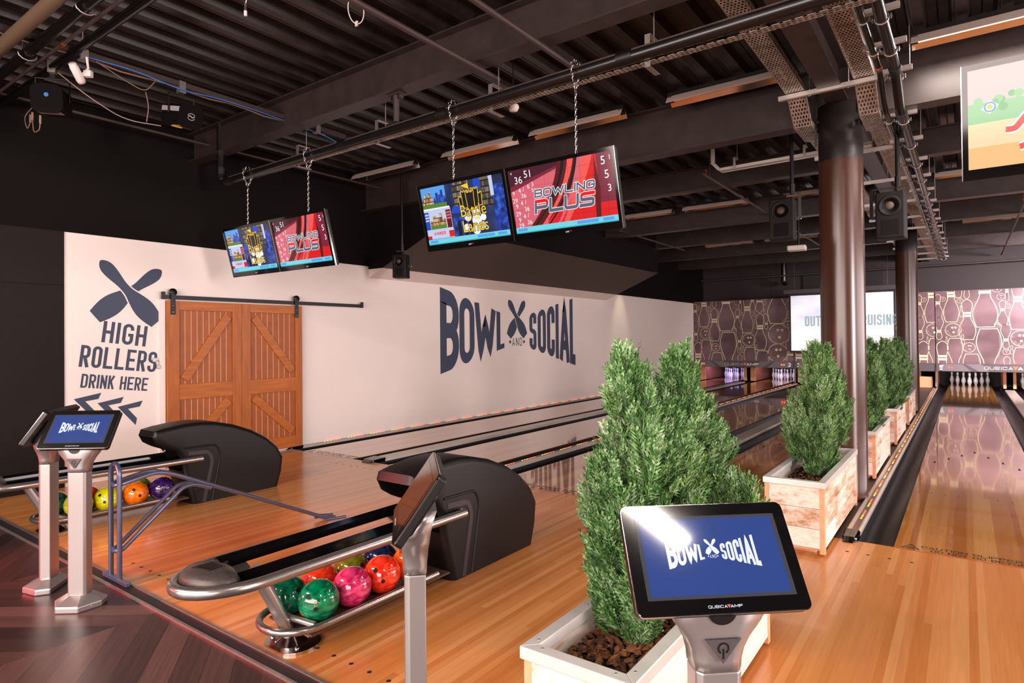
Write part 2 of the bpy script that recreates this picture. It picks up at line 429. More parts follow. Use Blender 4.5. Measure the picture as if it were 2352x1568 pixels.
# ------------------------------------------------------------------ shared materials
LANE = boards('lane_wood', [srgb(190, 122, 58), srgb(203, 138, 72), srgb(178, 108, 48), srgb(210, 150, 84), srgb(196, 130, 65)], 1.054/24, 14.0, 0.09, 0.75, 0.9, grain=0.18)
APPR = boards('approach_wood', [srgb(197, 128, 70), srgb(204, 138, 80), srgb(189, 119, 61), srgb(208, 145, 89), srgb(200, 132, 75), srgb(194, 124, 66)], 0.040, 7.0, 0.22, 0.5, 0.15, grain=0.16)
def chevron_mat():
    t = NT('dark_plank'); o = t.xyz(t.coord())
    b = 1.3; s_ = t.math('ABSOLUTE', t.math('SUBTRACT', t.math('FRACT', t.math('DIVIDE', o[0], b*2)), 0.5))
    yy = t.math('ADD', o[1], t.math('MULTIPLY', s_, b*1.5))
    i = t.math('FLOOR', t.math('DIVIDE', yy, 0.17)); col = t.math('FLOOR', t.math('DIVIDE', o[0], b))
    r = t.white(t.comb(i, col, 0.3))
    c = t.ramp(r, [(0, srgb(40, 28, 26)), (0.35, srgb(66, 46, 42)), (0.7, srgb(90, 66, 60)), (1, srgb(52, 36, 33))])
    g = t.noise(t.comb(t.math('MULTIPLY', o[0], 3), t.math('MULTIPLY', yy, 45), r), 1, 5, 0.7)
    c = t.mix(1.0, c, t.ramp(g, [(0.2, (0.45, 0.45, 0.45, 1)), (0.75, (1.1, 1.1, 1.1, 1))]), 'MULTIPLY')
    e = t.math('LESS_THAN', t.math('FRACT', t.math('DIVIDE', yy, 0.17)), 0.02)
    c = t.mix(e, c, (0.012, 0.01, 0.01, 1))
    t.set(c, 0.36, 0, 0.28); t.bump(g, 0.15, 0.003); return t.m
CARPET = chevron_mat()
WHITE = plain('white_wall_paint', srgb(226, 216, 210), 0.7, noise=0.012, nscale=3)
BLACKW = plain('black_wall_paint', srgb(13, 9, 9), 0.85, spec=0.15, noise=0.1, nscale=40)
DARKP = plain('dark_wood_panel', srgb(24, 16, 13), 0.65, spec=0.2, noise=0.15, nscale=18)
CEIL = plain('ceiling_black_paint', srgb(62, 51, 49), 0.42, spec=0.4, noise=0.2, nscale=12)
BEAM = plain('beam_black_paint', srgb(52, 42, 40), 0.42, spec=0.4, noise=0.22, nscale=6)
BROWN = plain('soffit_brown_paint', srgb(66, 53, 48), 0.7, noise=0.05)
NAVY = plain('navy_print', srgb(52, 62, 84), 0.6)
BLK = plain('black_plastic', srgb(15, 12, 13), 0.35)
BLKM = plain('black_metal', srgb(15, 12, 13), 0.42, 0.2)
BLKG = plain('gloss_black', srgb(8, 7, 8), 0.08)
HOODM = plain('moulded_black_plastic', srgb(15, 11, 11), 0.45, spec=0.35, noise=0.12, nscale=60)
HOODL = plain('moulded_grey_plastic', srgb(50, 44, 47), 0.42)
STEEL = plain('galvanised_steel', srgb(170, 160, 155), 0.38, 0.85, noise=0.08, nscale=25)
CHROME = plain('polished_steel', srgb(205, 200, 198), 0.15, 1.0)
SILVER = plain('silver_metal_paint', srgb(184, 178, 176), 0.3, 0.8)
TUBEM = plain('satin_nickel_tube', srgb(170, 162, 158), 0.26, 0.9)
GUTTER = plain('gutter_plastic', srgb(22, 19, 24), 0.42, spec=0.14)
CAPM = plain('divider_cap_plastic', srgb(176, 164, 154), 0.22, spec=0.5, noise=0.06, nscale=5)
COLP = plain('column_brown_paint', srgb(64, 38, 27), 0.26, spec=0.6, noise=0.05, nscale=8)
COLB = plain('column_black_paint', srgb(28, 22, 22), 0.4, noise=0.2, nscale=10)
WHTP = plain('white_plastic', srgb(225, 215, 210), 0.4)
DKTXT = plain('dark_print', srgb(30, 28, 34), 0.6)
REDL = plain('red_line', srgb(190, 60, 45), 0.5)
ORNG = plain('kick_wood', srgb(212, 150, 104), 0.45, noise=0.12, nscale=8)
MAHOG = plain('kickback_brown', srgb(120, 66, 40), 0.45, noise=0.1, nscale=8)
LEDR = glow('led_red', (1.0, 0.05, 0.03, 1), 7.0); LEDY = glow('led_amber', (1.0, 0.5, 0.04, 1), 3.0)
COPPER = plain('copper_fitting', srgb(190, 110, 70), 0.3, 0.9)
LAB = 'label'

# ------------------------------------------------------------------ room shell
XL, XR, YB, YF, ZD = -8.03, 8.6, -9.6, 17.7, 4.22
b = MB(); b.box(XL-0.2, XR, YB, -3.70, -0.15, 0.0); struct(b.build('floor', CARPET), 'dark plank floor of the seating area')
b = MB(); b.box(XL-0.2, XR, -3.60, 0.0, -0.15, 0.0); ap = struct(b.build('floor_approach', APPR), 'narrow-board maple approach in front of the lanes')
b = MB(); b.box(XL-0.2, XR, 0.0, 20.2, -0.30, -0.13); struct(b.build('floor_underlay', BLKM))
b = MB(); b.box(-1.245, -0.875, 0.0, 17.6, -0.13, -0.002); struct(b.build('floor_walkway', plain('walkway_dark', srgb(52, 42, 38), 0.45)), 'dark walkway strip under the planters')
# dots on the approach, foul line and caution print belong to the approach floor
b = MB()
for y0 in (-3.42, -0.30):
    for k in range(-62, 60):
        if k % 14 in (5, 6, 7, 8, 9, 10, 11):
            x = k*0.132; b.add([(x+0.012*cos(q*pi/4), y0 + 0.012*sin(q*pi/4), 0.0008) for q in range(8)], [tuple(range(8))])
b.build('approach_dots', DKTXT, ap, recalc=False)
b = MB(); b.box(XL+0.1, XR, -3.70, -3.685, -0.1, 0.012); b.box(XL+0.1, XR, -3.615, -3.60, -0.1, 0.010)
tr = b.build('trim_1', STEEL); struct(tr, 'metal edging between dark floor and approach')
t = NT('grip_rubber'); g = t.n('ShaderNodeTexVoronoi', i_Scale=130.0); t.l(t.coord(), g.inputs[0])
t.set(t.ramp(g.outputs[0], [(0.2, srgb(48, 38, 38)), (0.6, srgb(26, 20, 20))]), 0.5); GRIP = t.m
b = MB(); b.box(XL+0.1, XR, -3.685, -3.615, -0.1, 0.004); b.build('grip_strip', GRIP, tr)

# left wall: dark panel, white painted field, black above 2.79 m
b = MB(); wy = -2.815
b.box(XL-0.2, XL, wy, YF, 0, 2.79, 0); b.box(XL-0.2, XL, YB, YF, 2.79, 4.5, 1); b.box(XL-0.2, XL+0.012, YB, wy, 0, 2.79, 2); b.box(XL-0.2, XL+0.016, YB, wy, 2.2, 2.204, 1)
wl = struct(b.build('wall_left', [WHITE, BLACKW, DARKP]), 'white painted side wall with black upper band')
# bulkhead: sloping underside, white skirt next to the wall
y0, y1 = 1.48, 9.85; x1s, z1s = -6.5, 3.24; f = 0.22
zb = 2.60; xm, zm = XL + (x1s-XL)*f, zb + (z1s-zb)*f
b = MB()
b.add([(XL, y0, zb), (XL, y1, zb), (xm, y1, zm), (xm, y0, zm)], [(0, 1, 2, 3)], 0)
b.add([(xm, y0, zm), (xm, y1, zm), (x1s, y1, z1s), (x1s, y0, z1s)], [(0, 1, 2, 3)], 1)
b.add([(x1s, y0, z1s), (x1s, y1, z1s), (x1s, y1, ZD), (x1s, y0, ZD)], [(0, 1, 2, 3)], 2)
for y in (y0, y1):
    b.add([(XL, y, zb), (xm, y, zm), (XL, y, zm)], [(0, 1, 2)], 0)
    b.add([(XL, y, zm), (xm, y, zm), (x1s, y, z1s), (x1s, y, ZD), (XL, y, ZD)], [(0, 1, 2, 3, 4)], 2)
struct(b.build('trim_2', [WHITE, BROWN, BLACKW], recalc=True), 'bulkhead with sloping brown underside along the white wall')
b = MB(); b.box(XL, XR, YF, YF+0.2, 2.84, 4.5); b.box(-5.6, -5.59, YF-0.01, YF, 2.84, 4.0)
struct(b.build('wall_far', plain('far_wall_paint', srgb(44, 34, 35), 0.7)), 'dark end wall above the pin masks')
b = MB(); b.box(XL-0.2, XR, 20.0, 20.2, -0.2, 3); struct(b.build('wall_pit', BLACKW))
b = MB(); b.box(XR, XR+0.2, YB, 20.2, 0, 0.9); b.box(XR, XR+0.2, YB, 20.2, 3.3, 4.5); b.box(XR, XR+0.2, YB, -6.2, 0.9, 3.3); b.box(XR, XR+0.2, 14.2, 20.2, 0.9, 3.3)
struct(b.build('wall_right', BLACKW))
b = MB(); b.box(XL, XR, YB-0.2, YB, 0, 0.6); b.box(XL, XR, YB-0.2, YB, 3.4, 4.5); b.box(XL, -6.2, YB-0.2, YB, 0.6, 3.4); b.box(3.2, XR, YB-0.2, YB, 0.6, 3.4)
struct(b.build('wall_back', BLACKW))

# ribbed metal deck
t = NT('ribbed_deck_paint'); o = t.xyz(t.coord())
k = t.noise(t.coord(), 9, 4); c = t.ramp(k, [(0.3, srgb(25, 18, 17)), (0.7, srgb(40, 31, 29))])
st = t.math('LESS_THAN', t.math('FRACT', t.math('DIVIDE', o[1], 0.017)), 0.45)
band = t.math('LESS_THAN', t.math('ABSOLUTE', t.math('SUBTRACT', t.math('FRACT', t.math('DIVIDE', o[0], 0.30)), 0.72)), 0.07)
c = t.mix(t.math('MULTIPLY', t.math('MULTIPLY', st, band), 0.7), c, srgb(20, 16, 16)); t.set(c, 0.33, 0, 0.5); DECK = t.m
prof = []; p = 0.30; x = XL-0.2
while x < XR+0.2:
    prof += [(x, ZD), (x+0.015, ZD), (x+0.022, ZD-0.006), (x+0.03, ZD), (x+0.105, ZD), (x+0.13, ZD+0.075), (x+0.195, ZD+0.075), (x+0.203, ZD+0.068), (x+0.211, ZD+0.075), (x+0.275, ZD+0.075)]; x += p
vs = [(q[0], YB-0.2, q[1]) for q in prof] + [(q[0], 18.0, q[1]) for q in prof]; n = len(prof)
b = MB(); b.add(vs, [(i, i+1, n+i+1, n+i) for i in range(n-1)])
b.box(XL-0.2, XR+0.2, YB-0.2, 20.2, 4.5, 4.6)
struct(b.build('ceiling', DECK, recalc=False), 'black painted ribbed metal roof deck')
def ibeam(name, lab, y, zb_, zt, x0, x1, fw=0.17, tf=0.014, tw=0.01):
    b = MB(); b.box(x0, x1, y-fw/2, y+fw/2, zb_, zb_+tf); b.box(x0, x1, y-fw/2, y+fw/2, zt-tf, zt); b.box(x0, x1, y-tw/2, y+tw/2, zb_+tf, zt-tf)
    return struct(b.build(name, BEAM), lab)
for i, (y, zb_, sc) in enumerate(((-1.38, 3.86, 0.17), (1.44, 3.68, 0.2), (4.2, 3.87, 0.17), (6.95, 3.76, 0.2), (9.7, 3.84, 0.17), (12.5, 3.86, 0.17), (15.2, 3.86, 0.17), (-5.6, 3.8, 0.17))):
    ibeam('trim_%d' % (10+i), 'black steel roof beam across the hall', y, zb_, ZD-0.002, XL, XR, sc)
b = MB(); zt = ZD-0.004
for (ya, yb) in ((-9.4, 1.34), (1.54, 17.6)):
    b.box(-1.14, -0.95, ya, yb, 3.83, 3.845); b.box(-1.05, -1.04, ya, yb, 3.845, zt); b.box(-1.14, -0.95, ya, yb, zt-0.015, zt)
struct(b.build('trim_20', BEAM), 'black steel beam running over the columns')

# columns
for i, (y, lab) in enumerate(((1.44, 'thick brown steel column beside the second planter'), (9.74, 'brown steel column farther back beyond the last planter'))):
    t_ = tag(thing('steel_column', lab, 'column', (-1.045, y, 0)), lab, 'column', 'brown steel columns')
    MB().lathe([(0.197, 0), (0.197, 3.28)], 40).build('painted_shaft', COLP, t_)
    MB().lathe([(0.196, 3.28), (0.196, 3.83), (0.001, 3.83)], 40).build('unpainted_top', COLB, t_)
    b = MB(); b.lathe([(0.198, 0.52), (0.1995, 0.524), (0.198, 0.528)], 40); b.build('weld_seam', COLP, t_)
    b = MB(); b.box(-0.21, -0.195, -0.1, -0.09, 3.45, 4.1)
    for sx in (-1, 1):
        b.box(sx*0.19-0.012, sx*0.19+0.012, -0.13, -0.118, 3.72, 4.15)
        for k in range(3): b.lathe([(0.001, 0), (0.014, 0), (0.014, 0.016), (0.001, 0.016)], 6, (sx*0.25, -0.13, 3.78+0.13*k), axis='y')
    b.build('connection_plates', COLB, t_)
# scribbled mark on the near column
a_ = Art((-1.045, 1.44, 0.42), (1, 0, 0), (0, 0, 1))
def oncol(q, r=0.1985):
    out = []
    for u, v in q: a = u/r; out.append((-1.045 + r*sin(a), 1.44 - r*cos(a), v))
    return out
b = MB(); q, tw = text('151', 0.05, 0.022, 0.005, 0.018)
for g in q: b.poly(oncol([(p[0]+0.06, p[1]+0.43) for p in g]))
for o in COL.objects:
    if o.name == 'steel_column': b.v = [(v[0]+1.045, v[1]-1.44, v[2]) for v in b.v]; b.build('chalk_mark', plain('chalk', srgb(150, 125, 115), 0.8), o, recalc=False)

# ------------------------------------------------------------------ lanes
LX = [-7.196, -5.436, -3.77, -2.01, 0.0, 1.76]; GW, HL = 0.235, 0.527
def caution(art, x, mi_t, mi_r):
    art.rect(x-HL, x+HL, -0.016, -0.006, 0.0007, mi_r)
    q, tw = text('CAUTION SLIPPERY SURFACE', 0.052, 0.038, 0.006, 0.0068)
    art.put(q, 0.0008, mi_t, x-0.36, 0.092); q, tw = text('DO NOT GO BEYOND THIS LINE', 0.052, 0.034, 0.006, 0.006); art.put(q, 0.0008, mi_t, x-0.30, 0.022)
    art.put([list(z) for z in ribbon([(x-0.48, 0.03), (x-0.37, 0.03), (x-0.425, 0.14)], 0.008, True)], 0.0008, mi_t)
    art.put([list(z) for z in ribbon([(x-0.45, 0.05), (x-0.42, 0.075), (x-0.40, 0.05)], 0.012)], 0.0008, mi_t)
ORD = ['beside the white wall', 'second from the white wall', 'third from the white wall', 'just left of the planters', 'right of the columns, marked with arrows', 'at the right edge of the photo']
for i, x in enumerate(LX):
    t_ = thing('bowling_lane', 'glossy wooden bowling lane ' + ORD[i], 'bowling lane', (x, 0, 0), 0, 'bowling lanes')
    MB().box(-HL, HL, 0.0, 19.2, -0.1, 0.0).build('lane_bed', LANE, t_)
    for sd in (-1, 1):
        b = MB(); cx = sd*(HL+GW/2); N = 10
        vs = [(cx - cos(pi*k/N)*GW/2, y, -0.006-sin(pi*k/N)*0.088) for y in (0.0, 19.2) for k in range(N+1)]
        b.add(vs, [(k, k+1, N+2+k, N+1+k) for k in range(N)], 0, True)
        for yy in (4.1, 8.2, 12.3):
            vs = [(cx - cos(pi*k/N)*(GW/2-0.001), yy+dy, -0.004-sin(pi*k/N)*0.086) for dy in (0, 0.02) for k in range(N+1)]
            b.add(vs, [(k, k+1, N+2+k, N+1+k) for k in range(N)], 0, True)
        b.build('gutter', GUTTER, t_, recalc=False)
    a_ = Art((0, 0, 0), (1, 0, 0), (0, 1, 0))
    caution(a_, 0, 0, 1); a_.build('foul_line_print', [DKTXT, REDL], t_)
    if i >= 3:
        for k in range(-3, 4):
            xx, yy = k*0.1355, 4.85 - abs(k)*0.34; a_ = Art((xx, yy, 0), (1, 0, 0), (0, 1, 0)); a_.put([[(-0.016, 0), (0.016, 0), (0, 0.15)]], 0.0008); a_.build('lane_arrow', DKTXT, t_)
        for k in (-4.4, -3.4, -2.4, -1.4, 1.4, 2.4, 3.4, 4.4): a_ = Art((k*0.108, 2.05, 0), (1, 0, 0), (0, 1, 0)); a_.disc(0, 0, 0.009, 0.0008, 0, 8); a_.build('guide_dot', DKTXT, t_)
def divider(x0, x1, led, lab, y1=16.5, endcap=True):
    t_ = thing('lane_divider', lab, 'lane divider', ((x0+x1)/2, 0, 0), 0, 'lane dividers'); w_ = (x1-x0)/2
    pr = [(-w_, -0.02), (-w_, 0.018), (-w_+0.012, 0.028), (w_-0.012, 0.028), (w_, 0.018), (w_, -0.02)]
    MB().prism(pr, 'y', 0.16 if endcap else 0.0, y1).build('cap', CAPM, t_)
    if endcap:
        b = MB(); pr2 = [(p[0]*1.0, p[1]*1.45) for p in pr]
        n = len(pr2); vs = [(p[0], 0.17, p[1]) for p in pr2] + [(p[0]*0.9, -0.02, p[1]*0.8) for p in pr2] + [(p[0]*0.6, -0.08, min(p[1], 0.006)) for p in pr2]
        b.add(vs, [(i, (i+1) % n, n+(i+1) % n, n+i) for i in range(n)] + [(n+i, n+(i+1) % n, 2*n+(i+1) % n, 2*n+i) for i in range(n)] + [tuple(range(n)), tuple(range(2*n, 3*n))])
        b.build('end_cap', BLKG, t_)
        MB().lathe([(0.001, 0), (0.012, 0), (0.012, 0.004), (0.001, 0.004)], 8, (w_*0.8, -0.03, 0.02), axis='y').build('screw', CHROME, t_)
    if led:
        lx = -w_*0.45 if led > 0 else w_*0.2
        MB().box(lx-0.022, lx+0.022, 0.2, y1, 0.026, 0.0292).build('led_strip', plain('led_channel', srgb(92, 70, 50), 0.3), t_)
        b = MB()
        for k in range(6): b.box(lx-0.006, lx+0.006, k*0.055-0.011, k*0.055+0.011, 0.029, 0.0318, 1 if k < 3 else 0)
        c0 = b.build('led_cluster', [LEDR, LEDY], t_); y = 0.575; c0.location = (0, y, 0)
        while y < y1-0.8: y += 0.46; c = c0.copy(); COL.objects.link(c); c.parent = t_; c.location = (0, y, 0)
    return t_
divider(-8.022, -7.963, 1, 'narrow lit gutter cap against the white wall')
divider(-6.43, -6.202, 0, 'broad grey lane divider, nearest the white wall')
divider(-4.67, -4.536, 1, 'narrow divider with red and amber lights behind the second ball return')
divider(-3.004, -2.776, 0, 'broad grey lane divider behind the front planter')
divider(-0.872, -0.764, -1, 'narrow divider with red lights beside the planters')
divider(0.768, 0.992, 0, 'broad grey lane divider at the right edge', endcap=True)

# ------------------------------------------------------------------ pin masks
MURALB = None
t = NT('mural_ground'); k = t.noise(t.coord(), 1.1, 2)
t.set(t.ramp(k, [(0.35, srgb(78, 57, 61)), (0.65, srgb(116, 90, 95))]), 0.35, 0, 0.4); MURALB = t.m
CREAM = plain('chalk_cream', srgb(204, 190, 156), 0.6); CREAM2 = plain('chalk_faint', srgb(140, 118, 106), 0.7)
FASC = plain('sign_grey', srgb(70, 63, 66), 0.35); FASC2 = plain('sign_light_grey', srgb(100, 93, 97), 0.35)
SIGNW = plain('sign_white', srgb(235, 235, 235), 0.4); SIGNG = plain('sign_silver', srgb(165, 158, 160), 0.4); SIGNR = plain('sign_orange', srgb(225, 90, 50), 0.4)
DOTR = glow('ball_light_red', (1.0, 0.12, 0.05, 1), 2.0)
PINS = [(215, 300, 555, 82, 1, 0), (335, 130, 608, 140, 1, 0), (475, 368, 800, 150, 1, 0), (632, 40, 668, 215, 1, 0), (780, 393, 648, 86, 1, 0), (905, 195, 697, 150, 1, 0),
 (1062, 20, 442, 150, -1, 0), (1065, 455, 915, 155, 1, 0), (1275, -40, 585, 235, 1, 0), (975, 200, 430, 66, 1, 0), (1141, 468, 656, 66, -1, 0), (1435, 150, 430, 120, 1, 0),
 (222, 555, 800, 82, -1, 0), (660, 688, 1350, 215, -1, 0), (250, 815, 1300, 165, 1, 0), (365, 785, 1260, 140, -1, 0), (510, 955, 1400, 150, -1, 0), (803, 648, 902, 86, -1, 0),
 (935, 885, 1350, 150, -1, 0), (1095, 930, 1400, 155, -1, 0), (808, 980, 1230, 86, 1, 0), (1430, 785, 1250, 165, 1, 0), (425, 430, 552, 30, 1, 0), (1006, 515, 642, 32, 1, 0), (1122, 395, 458, 22, 1, 0),
 (435, 745, 850, 30, 1, 0), (290, 765, 820, 18, 1, 0), (850, 865, 952, 28, 1, 0), (1016, 850, 956, 34, 1, 0), (475, 80, 362, 76, -1, 0), (818, 100, 412, 50, -1, 0), (400, 30, 346, 66, 1, 0), (1127, 120, 352, 40, -1, 0)]
BALLS = [(350, 695, 72), (490, 885, 52), (925, 790, 82), (1295, 715, 126), (1277, 955, 115), (1396, 580, 58), (766, 352, 33), (826, 450, 25), (995, 468, 23), (805, 930, 30), (260, 355, 25), (733, 648, 26), (415, 380, 26), (1418, 485, 24), (735, 262, 42)]
def mural(art, w_, h_, x_off=0.0):
    sx, sz = 0.00263, 0.00266
    def mp(X, Y): return ((X-190)*sx + x_off, (1062-Y)*sz)
    def inside(p): return 0.004 < p[0] < w_-0.004 and 0.004 < p[1] < h_-0.004
    def clip(quads): return [q for q in quads if all(inside(p) for p in q)]
    rnd = random.Random(5)
    for cx, ya, yb, wd, sg, _ in PINS:
        h = (yb-ya); c = mp(cx, (ya+yb)/2); hm, wm = h*sz, wd*sx
        pts = [(x + c[0], y*sg + c[1]) for x, y in pin_outline(hm, wm, 6)]
        th = 0.006 + 0.0135*min(1, wd/220)
        art.put(clip(ribbon(dens(pts, True, 0.03), th, True)), 0.002, 0)
        if wd > 40:
            for v in (0.085, 0.155):
                ww = wm*0.25
                art.put(clip([[(c[0]-ww+i*ww/4, c[1]+sg*hm*(v-0.02)), (c[0]-ww+(i+1)*ww/4, c[1]+sg*hm*(v-0.02)), (c[0]-ww+(i+1)*ww/4, c[1]+sg*hm*(v+0.028)), (c[0]-ww+i*ww/4, c[1]+sg*hm*(v+0.028))] for i in range(8)]), 0.0025, 0)
        if wd > 120:
            sd = 1 if sg < 0 else -1
            for k in range(34):
                v = -0.05 - 0.36*k/34; ww = wm*(0.49 - 0.10*abs(v+0.27)/0.25); l = wm*rnd.uniform(0.03, 0.1)
                x0_ = c[0] + sd*ww; y0_ = c[1] + sg*hm*v
                art.put(clip(ribbon([(x0_, y0_), (x0_ - sd*l, y0_ - 0.02)], 0.005)), 0.002, 1)
    for X, Y, r in BALLS:
        c = mp(X, Y); R_ = r*sx
        art.put(clip(ribbon([(c[0]+R_*cos(k*pi/18), c[1]+R_*sin(k*pi/18)) for k in range(36)], 0.005 + 0.011*min(1, r/120), True)), 0.002, 0)
        for dx, dy in ((-0.12, 0.35), (0.28, 0.35), (0.05, -0.35)):
            p = (c[0]+R_*dx, c[1]+R_*dy)
            if inside(p): art.disc(p[0], p[1], R_*0.15, 0.0025, 0, 10)
        if r > 45:
            for k in range(30):
                a = radians(rnd.uniform(150, 330)); q = R_*rnd.uniform(0.55, 0.8)
                art.put(clip(ribbon([(c[0]+R_*0.94*cos(a), c[1]+R_*0.94*sin(a)), (c[0]+q*cos(a+0.15), c[1]+q*sin(a+0.15))], 0.005)), 0.002, 1)
MY = 16.6
def mask(x0, x1, n1, n2, lab, paint_w=None):
    W_ = x1-x0; t_ = thing('masking_unit', lab, 'pin mask', (x0, MY, 0), 0, 'pin masks above the lanes')
    MB().box(0.004, W_-0.004, 0.02, 0.05, 1.766, 2.84).build('upper_panel', MURALB, t_)
    MB().box(0.004, W_-0.004, 0.0, 0.03, 0.73, 1.764).build('lower_panel', MURALB, t_)
    a_ = Art((0, 0, 0.73), (1, 0, 0), (0, 0, 1)); mural(a_, W_, 2.11)
    # upper drawing sits on the set-back upper panel
    nb = a_.b; nb.v = [(v[0], v[1] + (0.02 if v[2] > 1.766 else 0.0), v[2]) for v in nb.v]
    a_.build('bowling_pin_drawing', [CREAM, CREAM2], t_)
    if n1:
        fz = MB().box(0.0, W_, -0.03, 0.06, 0.515, 0.728).build('sign_fascia', FASC, t_)
        a_ = Art((0, -0.03, 0.515), (1, 0, 0), (0, 0, 1)); H_ = 0.213; m_ = W_/2
        for s_ in (-1, 1):
            a_.put([[(m_+s_*0.62, H_), (m_+s_*1.0, H_), (m_+s_*0.68, 0), (m_+s_*0.46, 0)]], 0.001, 1); a_.put([[(m_+s_*1.08, H_), (m_+s_*1.55, H_), (m_+s_*1.55, 0), (m_+s_*0.86, 0)]], 0.001, 1)
        maker_logo(a_, m_, H_/2, 0.085, 3, 2, 0.002, 4)
        for s_, nn in ((-1, n1), (1, n2)):
            q, tw = text(nn, 0.13, 0.095, 0.028, 0.02); a_.put(q, 0.002, 2, m_+s_*(W_/2-0.13)-tw/2, 0.042)
            for k in (0, 1): a_.disc(m_+s_*(W_/2-0.30-0.075*k), H_/2, 0.03, 0.002, 5)
        a_.build('sign_lettering', [FASC, FASC2, SIGNW, SIGNG, SIGNR, DOTR], t_)
        b = MB(); b.box(0.0, 0.035, -0.02, 0.02, 0.0, 0.515); b.build('support_post', plain('post_grey', srgb(96, 90, 98), 0.4), t_)
    return t_
mask(-8.02, -4.662, '1', '2', 'dark mural of chalk bowling pins above lanes 1 and 2')
mask(-4.65, -1.27, '3', '4', 'dark mural panel above lane 3, mostly behind the projection screen')
mask(-1.25, -0.80, None, None, 'slim strip of pin mural beside the farther column')
mask(-0.79, 2.59, '5', '6', 'pale washed pin mural above lane 5')
b = MB(); b.box(-1.25, -0.80, 16.62, 16.66, 0.50, 0.73); struct(b.build('trim_5', FASC))
# kickbacks and pit
for i, (x, sd, wd) in enumerate(((-7.99, 1, 0.20), (-6.43, -1, 0.10), (-6.20, 1, 0.17), (-4.66, -1, 0.06), (-4.53, 1, 0.14), (-2.99, -1, 0.1), (-2.77, 1, 0.1), (-1.25, -1, 0.06), (-0.83, 1, 0.06), (0.77, -1, 0.07), (0.99, 1, 0.07))):
    t_ = thing('kickback', 'wooden pit side board at the pin end, %s' % ['left of lane 1', 'right of lane 1', 'left of lane 2', 'right of lane 2', 'left of lane 3', 'right of lane 3', 'left of lane 4', 'right of lane 4', 'left of lane 5', 'right of lane 5', 'left of lane 6'][i], 'pit board', (x, 17.15, 0), 0, 'pit side boards')
    xa, xb = (0, wd) if sd > 0 else (-0.0, wd)
    MB().box(xa, xb, 0, 0.05, 0.02, 0.52).build('front_edge', ORNG, t_)
    MB().box(xa + (wd-0.03 if sd > 0 else 0), xa + (wd if sd > 0 else 0.03), 0.05, 2.3, 0.02, 0.6).build('side_board', MAHOG, t_)
b = MB(); b.box(XL, XR, 19.45, 19.5, -0.1, 0.7); struct(b.build('wall_pit_curtain', plain('pit_curtain', srgb(46, 40, 42), 0.8, noise=0.25, nscale=14)))
b = MB(); b.box(XL, XR, 16.66, 19.5, 0.70, 0.74); struct(b.build('ceiling_pit', BLKM))
o = MB().box(-1.22, -0.9, 16.72, 17.1, 0, 0.33).build('cardboard_box', plain('cardboard', srgb(205, 150, 110), 0.7), None, 0.02); tag(o, 'small tan box on the dark walkway under the slim mural strip', 'box')
for x, pw in ((-7.2, 22.0), (-5.44, 6.0)):
    area('pin_deck_blue_light', (x-0.25, 17.4, 0.66), (x-0.2, 17.9, 0), 0.7, 0.3, pw, (0.12, 0.08, 1.0))
for x in (-7.2, -5.44, 0.0, 1.76):
    area('pin_deck_light', (x, 17.2, 0.66), (x, 18.9, 0.1), 0.9, 0.1, 14, (1.0, 0.93, 0.93))
# pins
PB = [(0.0287, 0), (0.0300, 0.012), (0.0442, 0.057), (0.0575, 0.095), (0.0605, 0.1143), (0.0588, 0.14), (0.0495, 0.184), (0.0355, 0.225), (0.0260, 0.254), (0.0235, 0.273), (0.0250, 0.292), (0.0290, 0.32), (0.0322, 0.343), (0.0300, 0.362), (0.0200, 0.376), (0.0001, 0.381)]
PINW = plain('pin_white', srgb(236, 232, 236), 0.18, coat=0.5); PINR = plain('pin_red', srgb(205, 40, 50), 0.25)
pin0 = thing('bowling_pin', 'x', 'bowling pin'); MB().lathe(PB, 20).build('pin_body', PINW, pin0)
for z in (0.247, 0.272): MB().lathe([(0.0262 if z < 0.26 else 0.0243, z-0.007), (0.0266 if z < 0.26 else 0.0246, z), (0.0258 if z < 0.26 else 0.0247, z+0.007)], 20).build('neck_stripe', PINR, pin0)
LW = {1: 'on the lane beside the wall', 2: 'on the second lane from the wall', 5: 'on the lane right of the columns', 6: 'on the rightmost lane'}
first = True; nm = ['head pin', 'second-row pin, left', 'second-row pin, right', 'third-row pin, left', 'third-row pin, middle', 'third-row pin, right', 'back-row pin, far left', 'back-row pin, inner left', 'back-row pin, inner right', 'back-row pin, far right']
for ln, x, keep in ((1, LX[0], range(10)), (2, LX[1], range(10)), (5, LX[4], range(10)), (6, LX[5], (6,))):
    k = 0
    for r in range(4):
        for c in range(r+1):
            if k in keep:
                loc = (x - 0.1524*r + 0.3048*c, 18.288 + 0.264*r, 0); lab = 'white red-striped bowling pin, %s %s' % (nm[k], LW[ln]); g = 'bowling pins ' + LW[ln]
                if first: pin0.location = loc; tag(pin0, lab, 'bowling pin', g); first = False
                else: dup(pin0, loc, 0, lab, g)
            k += 1

